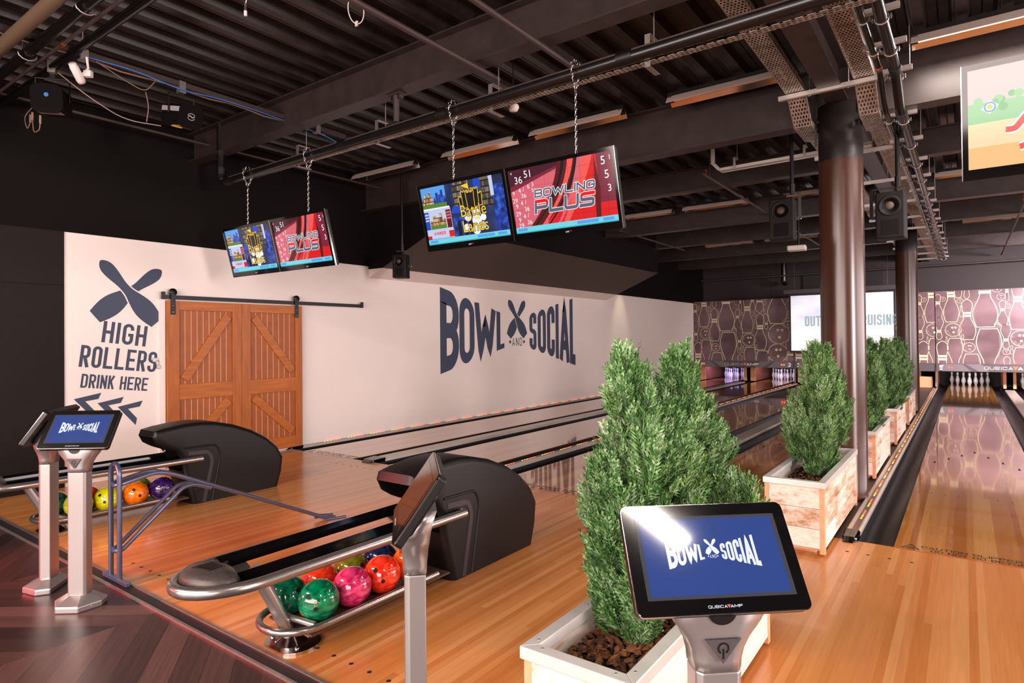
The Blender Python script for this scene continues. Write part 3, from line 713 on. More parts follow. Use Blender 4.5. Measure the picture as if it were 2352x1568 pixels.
# ------------------------------------------------------------------ wall graphics
def wallart(y, z, tilt=0.0, lift=0.0):
    c, s_ = cos(radians(tilt)), sin(radians(tilt)); a = Art((XL+0.001+lift, y, z), (0, c, -s_), (0, s_, c), (1, 0, 0)); a.step = 1e-5; return a
a_ = wallart(0, 0); logo(a_, 3.2, 8.184, 1.74, 1.67, 0.70, 0, 1, 0.001)
tag(a_.build('wall_lettering', [NAVY, WHITE]), "navy bow-tie BOWL AND SOCIAL lettering with crossed pins on the white wall", 'wall lettering')
a_ = wallart(0, 0); crossed_pins(a_, -2.155, 2.16, 0.93, 0.235, 41, 51, 0, 1, 0.001, 0.014)
for y, z, s_, h, w_, t, g in ((-2.453, 1.579, 'HIGH', 0.245, 0.118, 0.036, 0.028), (-2.678, 1.308, 'ROLLERS', 0.245, 0.098, 0.033, 0.0215), (-2.663, 1.075, 'DRINK HERE', 0.155, 0.066, 0.021, 0.0135)):
    aa = wallart(y, z, 7.2); q, tw = text(s_, h, w_, t, g); aa.put(q, 0.001); a_.b.add(aa.b.v, aa.b.f)
for y, z in ((-2.724, 0.951), (-2.492, 0.886), (-2.285, 0.825)):
    a_.put([[(y, z), (y+0.111, z-0.033), (y+0.24, z-0.017), (y+0.271, z+0.051)], [(y, z), (y+0.193, z-0.232), (y+0.208, z-0.153), (y+0.111, z-0.033)]], 0.001, 0)
tag(a_.build('wall_lettering', [NAVY, WHITE]), "navy HIGH ROLLERS DRINK HERE lettering with arrows left of the barn door", 'wall lettering')

# ------------------------------------------------------------------ barn door
t = NT('door_wood'); o = t.xyz(t.coord())
g = t.noise(t.comb(t.math('MULTIPLY', o[1], 22), t.math('MULTIPLY', o[2], 2.2), o[0]), 1, 5, 0.6)
t.set(t.ramp(g, [(0.25, srgb(138, 70, 12)), (0.55, srgb(162, 86, 18)), (0.8, srgb(180, 102, 30))]), 0.38, 0, 0.4); DOORV = t.m
t = NT('door_wood_rail'); o = t.xyz(t.coord())
g = t.noise(t.comb(t.math('MULTIPLY', o[2], 22), t.math('MULTIPLY', o[1], 2.2), o[0]), 1, 5, 0.6)
t.set(t.ramp(g, [(0.25, srgb(142, 74, 12)), (0.55, srgb(168, 90, 20)), (0.8, srgb(186, 108, 34))]), 0.38, 0, 0.4); DOORH = t.m
DOORP = plain('door_plank', srgb(146, 74, 14), 0.45, noise=0.12, nscale=9)
d_ = thing('door_1', 'orange-brown sliding barn door with Z braces on the white wall', 'door', (XL, 0, 0)); d_['kind'] = 'structure'
X0, X1 = 0.025, 0.07
MB().box(X0, X0+0.022, -1.70, 0.12, 0.05, 2.05).build('plank_panel', DOORP, d_)
b = MB()
for (ya, yb, n) in ((-1.611, -0.92, 9), (-0.66, 0.043, 8)):
    for k in range(1, n): yy = ya + (yb-ya)*k/n; b.box(X0+0.022, X0+0.0235, yy-0.004, yy+0.004, 0.2, 1.965)
b.build('plank_grooves', plain('painted_groove_sheen', srgb(206, 150, 120), 0.5), d_)  # pale strips: pink highlights along the grooves put into the colour
for ya, yb in ((-1.755, -1.611), (-0.917, -0.79), (-0.787, -0.66), (0.043, 0.155)): MB().box(X0, X1, ya, yb, 0.035, 2.08).build('stile', DOORV, d_, 0.004)
for ya, yb in ((-1.611, -0.917), (-0.66, 0.043)):
    for za, zb_ in ((1.965, 2.08), (0.85, 1.045), (0.035, 0.2)): MB().box(X0, X1-0.003, ya, yb, za, zb_).build('rail', DOORH, d_, 0.004)
for (ya, za, yb, zb_) in ((-1.55, 1.10, -0.975, 1.91), (-0.60, 1.90, -0.01, 1.14), (-1.50, 0.24, -0.97, 0.80), (-0.61, 0.80, 0.0, 0.27)):
    b = MB(); dx, dz = yb-ya, zb_-za; l = sqrt(dx*dx+dz*dz); px, pz = -dz/l*0.058, dx/l*0.058
    b.prism([(ya+px, za+pz), (ya-px, za-pz), (yb-px, zb_-pz), (yb+px, zb_+pz)], 'x', X0+0.01, X1-0.006); b.build('brace', DOORH, d_, 0.004)
for y in (-1.69, 0.06):
    h_ = MB().box(X1, X1+0.012, y-0.028, y+0.028, 1.91, 2.17).build('hanger_strap', BLKM, d_, 0.003)
    MB().lathe([(0.001, 0), (0.048, 0), (0.048, 0.02), (0.001, 0.02)], 24, (X1-0.012, y, 2.185), axis='x').build('wheel', BLKM, h_)
    b = MB()
    for z in (1.94, 2.02): b.lathe([(0.001, 0), (0.009, 0), (0.007, 0.006), (0.001, 0.007)], 8, (X1+0.012, y, z), axis='x')
    b.build('bolts', CHROME, h_)
t_ = thing('door_track', 'black flat steel sliding door rail on the white wall', 'door rail', (XL, 0, 2.12))
MB().box(0.052, 0.062, -1.815, 1.305, -0.02, 0.03).build('rail_bar', BLKM, t_)
for y in (-1.80, 1.285): MB().box(0.05, 0.075, y-0.022, y+0.022, -0.025, 0.068).build('end_stop', BLKM, t_, 0.003)
b = MB()
for y in (-1.4, -0.6, 0.5, 1.1): b.lathe([(0.012, 0.003), (0.012, 0.053)], 10, (0, y, 0), axis='x')
b.build('standoff', BLKM, t_)
t_ = thing('padlock', 'small steel padlock hanging from a hasp left of the barn door', 'padlock', (XL, -1.84, 1.33))
MB().box(0.003, 0.008, -0.06, 0.095, 0.005, 0.05).build('hasp_plate', STEEL, t_)
MB().tube([(0.018, -0.013, -0.04), (0.018, -0.013, 0.005)] + [(0.018, -0.013*cos(k*pi/6), 0.005+0.013*sin(k*pi/6)) for k in range(7)] + [(0.018, 0.013, -0.04)], 0.004, 8).build('shackle', STEEL, t_)
MB().box(0.008, 0.028, -0.022, 0.022, -0.08, -0.038).build('lock_body', STEEL, t_, 0.004)
MB().box(XL+0.001, XL+0.02, -1.83, -1.758, 0.02, 2.09).build('trim_6', WHITE)['kind'] = 'structure'
MB().box(XL+0.001, XL+0.012, 0.16, 0.56, 0.0, 0.09).build('baseboard_left', WHITE)['kind'] = 'structure'

# ------------------------------------------------------------------ consoles
DISP = NT('console_display'); DISP.set(srgb(20, 30, 60), 0.07, 0, 0.5, None, srgb(38, 58, 118), 1.0); DISP = DISP.m
DISPB = NT('console_border'); DISPB.set(srgb(30, 30, 34), 0.07, 0, 0.5, None, srgb(70, 70, 78), 0.6); DISPB = DISPB.m
DISPW = glow('display_white', (0.85, 0.9, 1.0, 1), 1.0, 0.1); DISPR = glow('display_red', (1.0, 0.1, 0.08, 1), 1.0)
MESHG = plain('speaker_mesh_grey', srgb(84, 78, 80), 0.45, 0.5, noise=0.5, nscale=500)
OFFS = plain('dark_glass', srgb(46, 26, 24), 0.06, spec=0.6)
def console(loc, yaw, lab, lit=True, silver=SILVER):
    t_ = thing('lane_console', lab, 'lane console', loc, yaw, 'touch screen lane consoles')
    hexa = [(-0.14, -0.01), (-0.065, -0.12), (0.065, -0.12), (0.14, -0.01), (0.125, 0.07), (-0.125, 0.07)]
    b = MB(); n = 6; vs = [(x, y, 0) for x, y in hexa] + [(x, y, 0.035) for x, y in hexa] + [(x*0.5, y*0.42+0.012, 0.075) for x, y in hexa]
    b.add(vs, [(0, 1, 2, 3, 4, 5)[::-1]] + [(r*6+i, r*6+(i+1) % 6, (r+1)*6+(i+1) % 6, (r+1)*6+i) for r in (0, 1) for i in range(6)] + [(12, 13, 14, 15, 16, 17)])
    ft = b.build('foot', silver, t_, 0.006)
    b = MB()
    for x, y in ((-0.11, -0.06), (0.11, -0.06), (0.0, -0.121)): b.lathe([(0.001, 0), (0.006, 0), (0.006, 0.003), (0.001, 0.003)], 8, (x*0.93, y*0.93-0.004, 0.018), axis='y')
    b.build('screw', CHROME, ft)
    MB().prism([(-0.055, 0.035), (-0.055, -0.022), (-0.043, -0.036), (0.043, -0.036), (0.055, -0.022), (0.055, 0.035)], 'z', 0.05, 0.80).build('post', silver, t_, 0.004)
    sec = [(0.802, 0.055, -0.036, 0.036), (0.825, 0.0565, -0.037, 0.038), (0.85, 0.062, -0.039, 0.039), (0.875, 0.074, -0.041, 0.041), (0.895, 0.089, -0.042, 0.042), (0.912, 0.102, -0.042, 0.044), (0.93, 0.111, -0.042, 0.046), (0.957, 0.115, -0.040, 0.05), (0.985, 0.115, -0.012, 0.056), (1.02, 0.10, 0.014, 0.07)]
    b = MB(); n = 0; ring = []
    for z, w_, yf, yb in sec:
        c = 0.016; ring = [(-w_, yb, z), (-w_, yf+c, z), (-w_+c, yf, z), (-w_*0.4, yf-0.002, z), (w_*0.4, yf-0.002, z), (w_-c, yf, z), (w_, yf+c, z), (w_, yb, z)]
        b.v += ring
    for r in range(len(sec)-1):
        for i in range(8): b.f.append([r*8+i, r*8+(i+1) % 8, (r+1)*8+(i+1) % 8, (r+1)*8+i]); b.mi.append(0); b.sm.append(True)
    b.f += [list(range(8)), list(range((len(sec)-1)*8, len(sec)*8))]; b.mi += [0, 0]; b.sm += [False, False]
    nk = b.build('neck', silver, t_)
    # triangular badge with a ring symbol
    A_ = Art((0, -0.0425, 0.826), (1, 0, 0), (0, -0.05, 0.999)); h = 0.058; w_ = 0.043
    for lift in (0.0005, 0.005): A_.put([[(0, 0), (w_, h), (-w_, h)]], lift)
    bd = A_.build('badge', MESHG, nk)
    A_ = Art((0, -0.0425, 0.826), (1, 0, 0), (0, -0.05, 0.999))
    A_.put(ribbon([(0.012*sin(radians(a)), 0.037+0.012*cos(radians(a))) for a in range(-150, 151, 20)], 0.004), 0.006); A_.put(ribbon([(0, 0.036), (0, 0.012)], 0.004), 0.006)
    A_.build('ring_symbol', BLK, bd)
    b = MB(); pts = [(0.034*cos(radians(a)), -0.0445, 0.944 + 0.030*sin(radians(a))) for a in range(180, 361, 15)]; b.poly(pts); b.add([(x, y-0.003, z) for x, y, z in pts], [tuple(range(len(pts)))]); b.build('cable_recess', BLK, nk)
    # tablet
    T_ = 0.611; cz = 1.055; U, V, Nn = Vector((1, 0, 0)), Vector((0, sin(T_), cos(T_))), Vector((0, -cos(T_), sin(T_)))
    M_ = Matrix((U, V, Nn)).transposed().to_4x4(); M_.translation = (0, 0, cz); W_, H_ = 0.409, 0.252
    b = MB(); b.M = M_; b.prism(rrect(-W_/2, W_/2, -H_/2, H_/2, 0.016), 'z', -0.032, -0.006); cs = b.build('tablet_case', BLK, t_, 0.003)
    b = MB(); b.M = M_; b.prism(rrect(-W_/2-0.001, W_/2+0.001, -H_/2-0.001, H_/2+0.001, 0.017), 'z', -0.008, -0.003); b.build('trim_band', CHROME, cs)
    b = MB(); b.M = M_; b.prism(rrect(-W_/2+0.001, W_/2-0.001, -H_/2+0.001, H_/2-0.001, 0.015), 'z', -0.004, 0.0); b.build('glass_bezel', BLKG, cs)
    b = MB(); b.M = M_
    for k in range(14): b.box(-0.12+k*0.0185, -0.112+k*0.0185, -0.02, 0.03, -0.0335, -0.031)
    b.build('vent_slots', BLKM, cs)
    b = MB(); b.M = M_; b.prism(rrect(-0.13, 0.13, -0.1, 0.06, 0.02), 'z', -0.05, -0.03); b.build('back_housing', BLK, cs, 0.004)
    O_ = Vector((0, 0, cz)); ym = 0.004
    if lit:
        A_ = Art(O_, U, V, Nn); A_.rect(-0.176, 0.176, ym-0.097, ym+0.093, 0.0006); A_.build('display_border', DISPB, t_)
        A_ = Art(O_, U, V, Nn); A_.rect(-0.166, 0.166, ym-0.09, ym+0.086, 0.0011); A_.build('display', DISP, t_)
        A_ = Art(O_, U, V, Nn); logo(A_, -0.112, 0.112, ym+0.006, 0.074, 0.031, 0, 1, 0.0016); A_.build('display_logo', [DISPW, DISP], t_)
    else:
        A_ = Art(O_, U, V, Nn); A_.rect(-0.176, 0.176, ym-0.097, ym+0.093, 0.0006); A_.build('display', OFFS, t_)
    A_ = Art(O_, U, V, Nn); maker_logo(A_, 0, -0.111, 0.006, 0, 0, 0.0006, 1); A_.build('maker_mark', [DISPW, DISPR], t_)
    return t_
console((-4.383, -3.922, 0), 0.663, 'silver lane console with lit blue screen at the left, in front of its twin')
console((-4.86, -3.93, 0), -0.75, 'silver lane console turned away, behind the lit console at the left', False)
console((-1.578, -3.906, 0), -0.77, 'silver lane console seen edge-on, in front of the second ball return', False)
console((-0.561, -3.934, 0), 0.724, 'large foreground lane console with lit blue screen in front of the planter')

# ------------------------------------------------------------------ ball returns
def ballret(cx, lab):
    t_ = thing('ball_return', lab, 'ball return', (cx, -2.9, 0), 0, 'ball returns'); TM = Matrix.Translation((0, 2.9, 0))
    def B_(): b = MB(); b.M = TM; return b
    hw = 0.175
    prof = [(-2.37, 0), (-2.40, 0.1), (-2.455, 0.30), (-2.475, 0.45), (-2.53, 0.53), (-2.62, 0.57), (-2.70, 0.62), (-2.735, 0.69), (-2.715, 0.745), (-2.62, 0.765), (-2.45, 0.785), (-2.3, 0.79), (-2.15, 0.775), (-1.95, 0.725), (-1.75, 0.645), (-1.58, 0.545), (-1.45, 0.43), (-1.38, 0.31), (-1.40, 0.15), (-1.45, 0)]
    b = B_(); b.prism(prof, 'x', -hw, hw); hd = b.build('hood', HOODM, t_)
    bm = bmesh.new(); bm.from_mesh(hd.data); bmesh.ops.recalc_face_normals(bm, faces=bm.faces)
    ed = [e for e in bm.edges if abs(e.verts[0].co.x - e.verts[1].co.x) < 1e-6 and max(e.verts[0].co.z, e.verts[1].co.z) > 0.05]
    bmesh.ops.bevel(bm, geom=ed, offset=0.05, segments=5, profile=0.5, affect='EDGES', clamp_overlap=True)
    bm.to_mesh(hd.data); bm.free()
    for p in hd.data.polygons: p.use_smooth = True
    cut = B_().prism([(-2.9, 0.33), (-2.30, 0.33), (-2.24, 0.55), (-2.32, 0.67), (-2.5, 0.70), (-2.66, 0.69), (-2.9, 0.69)], 'x', -hw+0.04, hw-0.04).build('cutter', BLK)
    cut.location = (0, 0, 0); cut.parent = t_
    mo = hd.modifiers.new('mouth', 'BOOLEAN'); mo.object = cut; mo.operation = 'DIFFERENCE'; mo.solver = 'EXACT'
    bpy.context.view_layer.update()
    me = bpy.data.meshes.new_from_object(hd.evaluated_get(bpy.context.evaluated_depsgraph_get()))
    hd.modifiers.clear(); hd.data = me; bpy.data.objects.remove(cut)
    me.shade_smooth(); 
    try: me.set_sharp_from_angle(angle=radians(32))
    except Exception: pass
    for sd in (-1, 1):
        x = sd*(hw+0.001)
        pth = smooth_path([(x, -2.46, 0.555), (x, -2.14, 0.55), (x, -2.10, 0.44), (x, -2.185, 0.01)], 0.09, 6)
        b = B_(); b.tube(pth, 0.009, 8); b.build('moulded_ridge', HOODM, hd)
        pth = smooth_path([(x, -2.42, 0.50), (x, -2.22, 0.49), (x, -2.185, 0.40), (x, -2.27, 0.01)], 0.07, 6)
        b = B_()
        for p, q in zip(pth, pth[1:]): b.bar(p, q, 0.006, 0.036, 0, (0, 1, 0) if abs((q-p).normalized().y) < 0.7 else (0, 0, 1))
        b.build('side_stripe', HOODL, hd)
    b = B_(); b.box(-0.13, 0.13, -2.385, -2.372, 0.06, 0.30); b.build('front_panel', BLK, hd, 0.01)
    b = B_(); b.lathe([(0.001, 0), (0.012, 0), (0.012, 0.01), (0.001, 0.012)], 10, (hw-0.05, -2.62, 0.55), axis='y'); b.build('bolt', CHROME, hd)
    # upper frame: one bent tube running round the front
    zt = 0.452; xs = 0.225
    loop = [(xs, -2.31, zt-0.012), (xs, -3.72, zt)] + [(xs*cos(radians(a)), -3.72 - 0.315*sin(radians(a)), zt) for a in range(12, 180, 12)] + [(-xs, -3.72, zt), (-xs, -2.31, zt-0.012)]
    b = B_(); b.tube(loop, 0.028, 12); b.build('upper_rail', TUBEM, t_)
    b = B_(); b.prism([(0.035, zt-0.045), (0.035, zt+0.005), (0.06, zt+0.018), (0.085, zt+0.006), (0.12, zt-0.012), (0.175, zt-0.010), (0.198, zt+0.012), (0.205, zt-0.02)], 'y', -3.8, -2.30); b.build('ball_channel', BLKG, t_)
    b = B_(); b.prism([(-0.205, zt-0.03), (-0.215, zt+0.024), (-0.195, zt+0.032), (-0.155, zt+0.014), (-0.15, zt-0.02)], 'y', -3.75, -2.30); b.build('ball_channel', BLKG, t_)
    for y in (-3.66, -2.58):
        b = B_(); b.prism([(-0.16, zt-0.02), (-0.06, zt-0.065), (0.04, zt-0.03), (0.04, zt-0.04), (-0.06, zt-0.078), (-0.16, zt-0.035)], 'y', y-0.05, y+0.05); b.build('cross_bracket', TUBEM, t_)
    cp = [(0.19*cos(radians(a)), -3.85 - 0.165*sin(radians(a))) for a in range(0, 181, 15)] + [(-0.15, -3.815), (-0.08, -3.79), (0.0, -3.78), (0.08, -3.79), (0.15, -3.815)]
    b = B_(); n = len(cp); vs = [(x, y, zt+0.012) for x, y in cp] + [(x*0.84, (y+3.88)*0.84-3.88, zt+0.05) for x, y in cp] + [(x*0.45, (y+3.88)*0.45-3.88, zt+0.068) for x, y in cp]
    b.add(vs, [(r*n+i, r*n+(i+1) % n, (r+1)*n+(i+1) % n, (r+1)*n+i) for r in (0, 1) for i in range(n)] + [tuple(range(2*n, 3*n)), tuple(range(n))[::-1]], 0, True)
    ec = b.build('end_cap', plain('cap_grey_plastic', srgb(66, 59, 55), 0.42, 0.3, noise=0.15, nscale=60), t_)
    b = B_(); b.prism([(-0.055, -3.94), (0.06, -3.92), (0.055, -3.84), (-0.045, -3.84)], 'z', zt+0.05, zt+0.07)
    for k in range(7): b.box(-0.04+k*0.014, -0.034+k*0.014, -3.925+k*0.003, -3.85, zt+0.068, zt+0.073)
    b.build('vent', BLK, ec)
    # lower ball tray with its own bent rail
    zl = 0.115
    loop = [(0.2, -2.55, zl), (0.2, -3.36, zl)] + [(0.2*cos(radians(a)), -3.40 - 0.20*sin(radians(a)), zl) for a in range(12, 180, 12)] + [(-0.2, -3.36, zl), (-0.2, -2.55, zl)]
    b = B_(); b.tube(loop, 0.019, 10); b.build('lower_rail', TUBEM, t_)
    b = B_(); b.box(-0.185, 0.185, -3.46, -2.42, 0.072, 0.084); b.box(-0.02, 0.02, -3.5, -2.42, 0.05, 0.072); b.build('tray', plain('tray_brown', srgb(86, 66, 56), 0.45), t_)
    b = B_(); b.tube([(0.02, -3.46, 0.02), (0.0, -3.56, 0.25), (0, -3.66, 0.44)], [0.034, 0.034, 0.034], 12); b.build('leg', SILVER, t_)
    b = B_(); b.tube([(0.16, -3.42, zl), (0.02, -3.47, zl+0.02), (-0.16, -3.42, zl)], 0.017, 8); b.build('stay', SILVER, t_)
    b = B_(); pl = rot2(rrect(-0.15, 0.15, -0.12, 0.11, 0.1), 0, 0.02, -3.45); b.prism(pl, 'z', 0.001, 0.012)
    b.lathe([(0.085, 0.012), (0.06, 0.03), (0.036, 0.05)], 16, (0.02, -3.46, 0))
    for x, y in ((-0.09, -3.50), (0.12, -3.50), (0.02, -3.38)): b.lathe([(0.012, 0.012), (0.012, 0.02), (0.001, 0.021)], 8, (x, y, 0))
    b.build('base_plate', CHROME, t_)
ballret(-6.29, 'black ball return in front of the barn door'); ballret(-2.95, 'black ball return in the middle, in front of the planter')
# balls
def ballmat(n, c1, c2, sw=0.5):
    t = NT(n); k = t.n('ShaderNodeTexNoise', i_Scale=9.0, i_Detail=3.0, i_Distortion=2.2); t.l(t.vscale(t.coord(), (1, 1, 2.2)), k.inputs[0])
    t.set(t.ramp(k.outputs[0], [(0.4, c1), (0.62, c2)]), 0.12, 0, 0.5, 0.6); return t.m
def ball(cx, x, y, c1, c2, lab, grp, rot, lc=None, holes=True):
    z = 0.084 + 0.108; t_ = thing('bowling_ball', lab, 'bowling ball', (cx+x, y, z), 0, grp)
    MB().sphere((0, 0, 0), 0.108, 32, 20).build('ball_shell', ballmat('ball_' + lab.split()[0], c1, c2), t_)
    def on(az, el, r=0.1081): a, e = radians(az), radians(el); return Vector((r*cos(e)*sin(a), -r*cos(e)*cos(a), r*sin(e)))
    if holes:
        for da, de, rr in ((0, 30, 0.0135), (26, -2, 0.0115), (14, -14, 0.0)):
            if not rr: continue
            c = on(rot+da, de); n = c.normalized(); u = n.orthogonal().normalized(); v = n.cross(u); b = MB()
            b.poly([c + n*0.0012 + (u*cos(k*pi/8) + v*sin(k*pi/8))*rr for k in range(16)]); b.build('finger_hole', BLK, t_, recalc=False)
    if lc:
        b = MB(); rnd = random.Random(len(lab))
        def sq(pts, w_):
            for q in ribbon(pts, w_): b.poly([on(rot+p[0], p[1], 0.1087) for p in q])
        sq([(22, 18), (38, 14), (24, 0), (22, 18)], 1.4); sq([(26+4*cos(k), 10+4*sin(k)) for k in range(6)], 1.2)
        sq([(-30, -12), (-22, -16), (-26, -26), (-16, -22), (-18, -36), (-8, -30), (-4, -40)], 2.2); sq([(-34, -20), (-28, -34), (-16, -46), (-2, -46)], 1.6)
        b.build('printed_logo', lc, t_, recalc=False)
OR_ = plain('orange_print', srgb(225, 130, 50), 0.5); DB = plain('black_print', srgb(30, 20, 25), 0.5)
g2 = 'balls on the middle ball return'
for x, y, c1, c2, lab, rot, lc in ((0.075, -3.335, srgb(0, 96, 62), srgb(10, 150, 96), 'bright green ball with orange print, nearest the camera on the middle return', 20, OR_),
   (0.075, -3.113, srgb(200, 24, 92), srgb(246, 90, 140), 'pink swirled ball second in the front row of the middle return', 150, OR_),
   (0.075, -2.89, srgb(235, 40, 22), srgb(255, 84, 50), 'coral red ball with black print, third in the front row of the middle return', 25, DB),
   (0.075, -2.665, srgb(240, 84, 10), srgb(255, 120, 30), 'orange ball half hidden behind the edge-on console post', 60, DB),
   (-0.105, -3.40, srgb(0, 70, 48), srgb(6, 110, 74), 'deep green ball behind the leg of the middle return', 90, None),
   (-0.12, -3.18, srgb(220, 50, 20), srgb(245, 80, 40), 'vermilion ball peeking out behind the green and pink balls', 0, DB),
   (-0.12, -2.955, srgb(96, 100, 20), srgb(130, 132, 30), 'olive ball behind the pink and coral balls', 90, None),
   (-0.12, -2.73, srgb(16, 26, 60), srgb(22, 50, 90), 'navy blue ball in the back row of the middle return', 90, None)):
    ball(-2.95, x, y, c1, c2, lab, g2, rot, lc)
g1 = 'balls on the ball return by the barn door'
for x, y, c1, c2, lab, rot, lc in ((0.075, -3.30, srgb(150, 150, 10), srgb(190, 188, 40), 'mustard ball beside the white console post, left return', 120, None),
   (0.075, -3.075, srgb(196, 190, 0), srgb(226, 220, 30), 'yellow ball with orange print behind the ramp uprights', 30, OR_),
   (0.075, -2.85, srgb(240, 104, 4), srgb(255, 140, 24), 'tangerine ball in the middle of the left return', 60, OR_),
   (0.075, -2.62, srgb(34, 12, 70), srgb(74, 36, 120), 'purple ball next to the hood of the left return', 40, plain('lime_print', srgb(170, 180, 60), 0.5)),
   (-0.12, -3.41, srgb(8, 60, 52), srgb(20, 96, 80), 'teal ball at the near end of the left return, between the consoles', 90, OR_),
   (-0.12, -3.17, srgb(190, 44, 10), srgb(225, 66, 20), 'rust ball behind the mustard and yellow balls', 80, None),
   (-0.12, -2.74, srgb(110, 116, 6), srgb(150, 150, 20), 'lime ball behind the tangerine and purple balls', 90, None)):
    ball(-6.29, x, y, c1, c2, lab, g1, rot, lc)

# ------------------------------------------------------------------ ball ramp
t_ = thing('bowling_ramp', 'grey-blue tubular bowling ramp standing on the approach', 'bowling ramp', (-4.6, -3.64, 0)); RB = plain('ramp_blue_grey', srgb(104, 108, 134), 0.28, 0.55)
MB().bar((-0.18, 0, 0.022), (0.185, 0, 0.022), 0.03, 0.03).build('foot_bar', RB, t_, 0.006)
xa, xb = -0.075, 0.055; xc, rr = (xa+xb)/2, (xb-xa)/2
MB().tube([(xa, 0, 0.03), (xa, 0, 0.70)] + [(xc + rr*cos(radians(a)), 0, 0.70 + rr*1.15*sin(radians(a))) for a in range(168, 0, -14)] + [(xb, 0, 0.70), (xb, 0, 0.03)], 0.0155, 10).build('upright_hoop', RB, t_)
def rails(pz, nm, dx=0.05):
    side = lambda s_: [Vector((xc + s_*dx, y, z)) for y, z in pz]
    R_ = smooth_path(side(1), 0.16, 6); L_ = smooth_path(side(-1), 0.16, 6)
    y0_, z0_ = pz[0]
    U_ = [Vector((xc + dx*cos(radians(a)), y0_ - dx*0.8*sin(radians(a)), z0_ - 0.01*sin(radians(a)))) for a in range(20, 170, 20)]
    MB().tube(R_[::-1] + U_ + L_, 0.0145, 10).build(nm, RB, t_)
rails([(0.03, 0.645), (0.24, 0.685), (0.36, 0.645), (1.62, 0.045), (1.72, 0.028)], 'ball_rails')
rails([(0.03, 0.215), (0.42, 0.545), (0.50, 0.55), (0.62, 0.50)], 'brace_rails', 0.045)
b = MB(); b.tube([(xc-0.07, 1.60, 0.03), (xc-0.06, 1.78, 0.02)], 0.012, 8); b.tube([(xc+0.07, 1.62, 0.03), (xc+0.1, 1.80, 0.02)], 0.012, 8); b.bar((xc-0.075, 1.64, 0.03), (xc+0.075, 1.64, 0.03), 0.02, 0.02); b.build('floor_end', RB, t_)

# ------------------------------------------------------------------ planters, mulch and trees
t = NT('whitewashed_planks'); o = t.coord(); nd = t.n('ShaderNodeNewGeometry'); rp = nd.outputs['Random Per Island']
k = t.noise(t.vscale(o, (7, 2.2, 13)), 1, 5, 0.65); k2 = t.noise(t.vscale(o, (30, 6, 60)), 1, 3)
s_ = t.math('ADD', k, t.math('MULTIPLY', t.math('SUBTRACT', rp, 0.5), 0.30))
c = t.ramp(s_, [(0.2, srgb(150, 108, 80)), (0.34, srgb(206, 172, 146)), (0.46, srgb(232, 218, 206)), (0.8, srgb(242, 235, 228))])
c = t.mix(0.25, c, t.ramp(k2, [(0.35, srgb(170, 130, 100)), (0.6, srgb(240, 232, 224))]), 'MULTIPLY')
t.set(c, 0.65); t.bump(k2, 0.25, 0.004); PLANK = t.m
POSTW = plain('fresh_timber', srgb(218, 160, 120), 0.6, noise=0.14, nscale=14); RIMM = plain('rim_white_metal', srgb(214, 210, 206), 0.35, 0.35, noise=0.05, nscale=10)
t = NT('bark'); nd = t.n('ShaderNodeNewGeometry'); t.set(t.ramp(nd.outputs['Random Per Island'], [(0, srgb(52, 28, 18)), (0.5, srgb(104, 60, 30)), (1, srgb(138, 86, 46))]), 0.8); BARK = t.m
SOIL = plain('soil', srgb(40, 26, 22), 0.9)
PW, PH = 0.40, 0.525
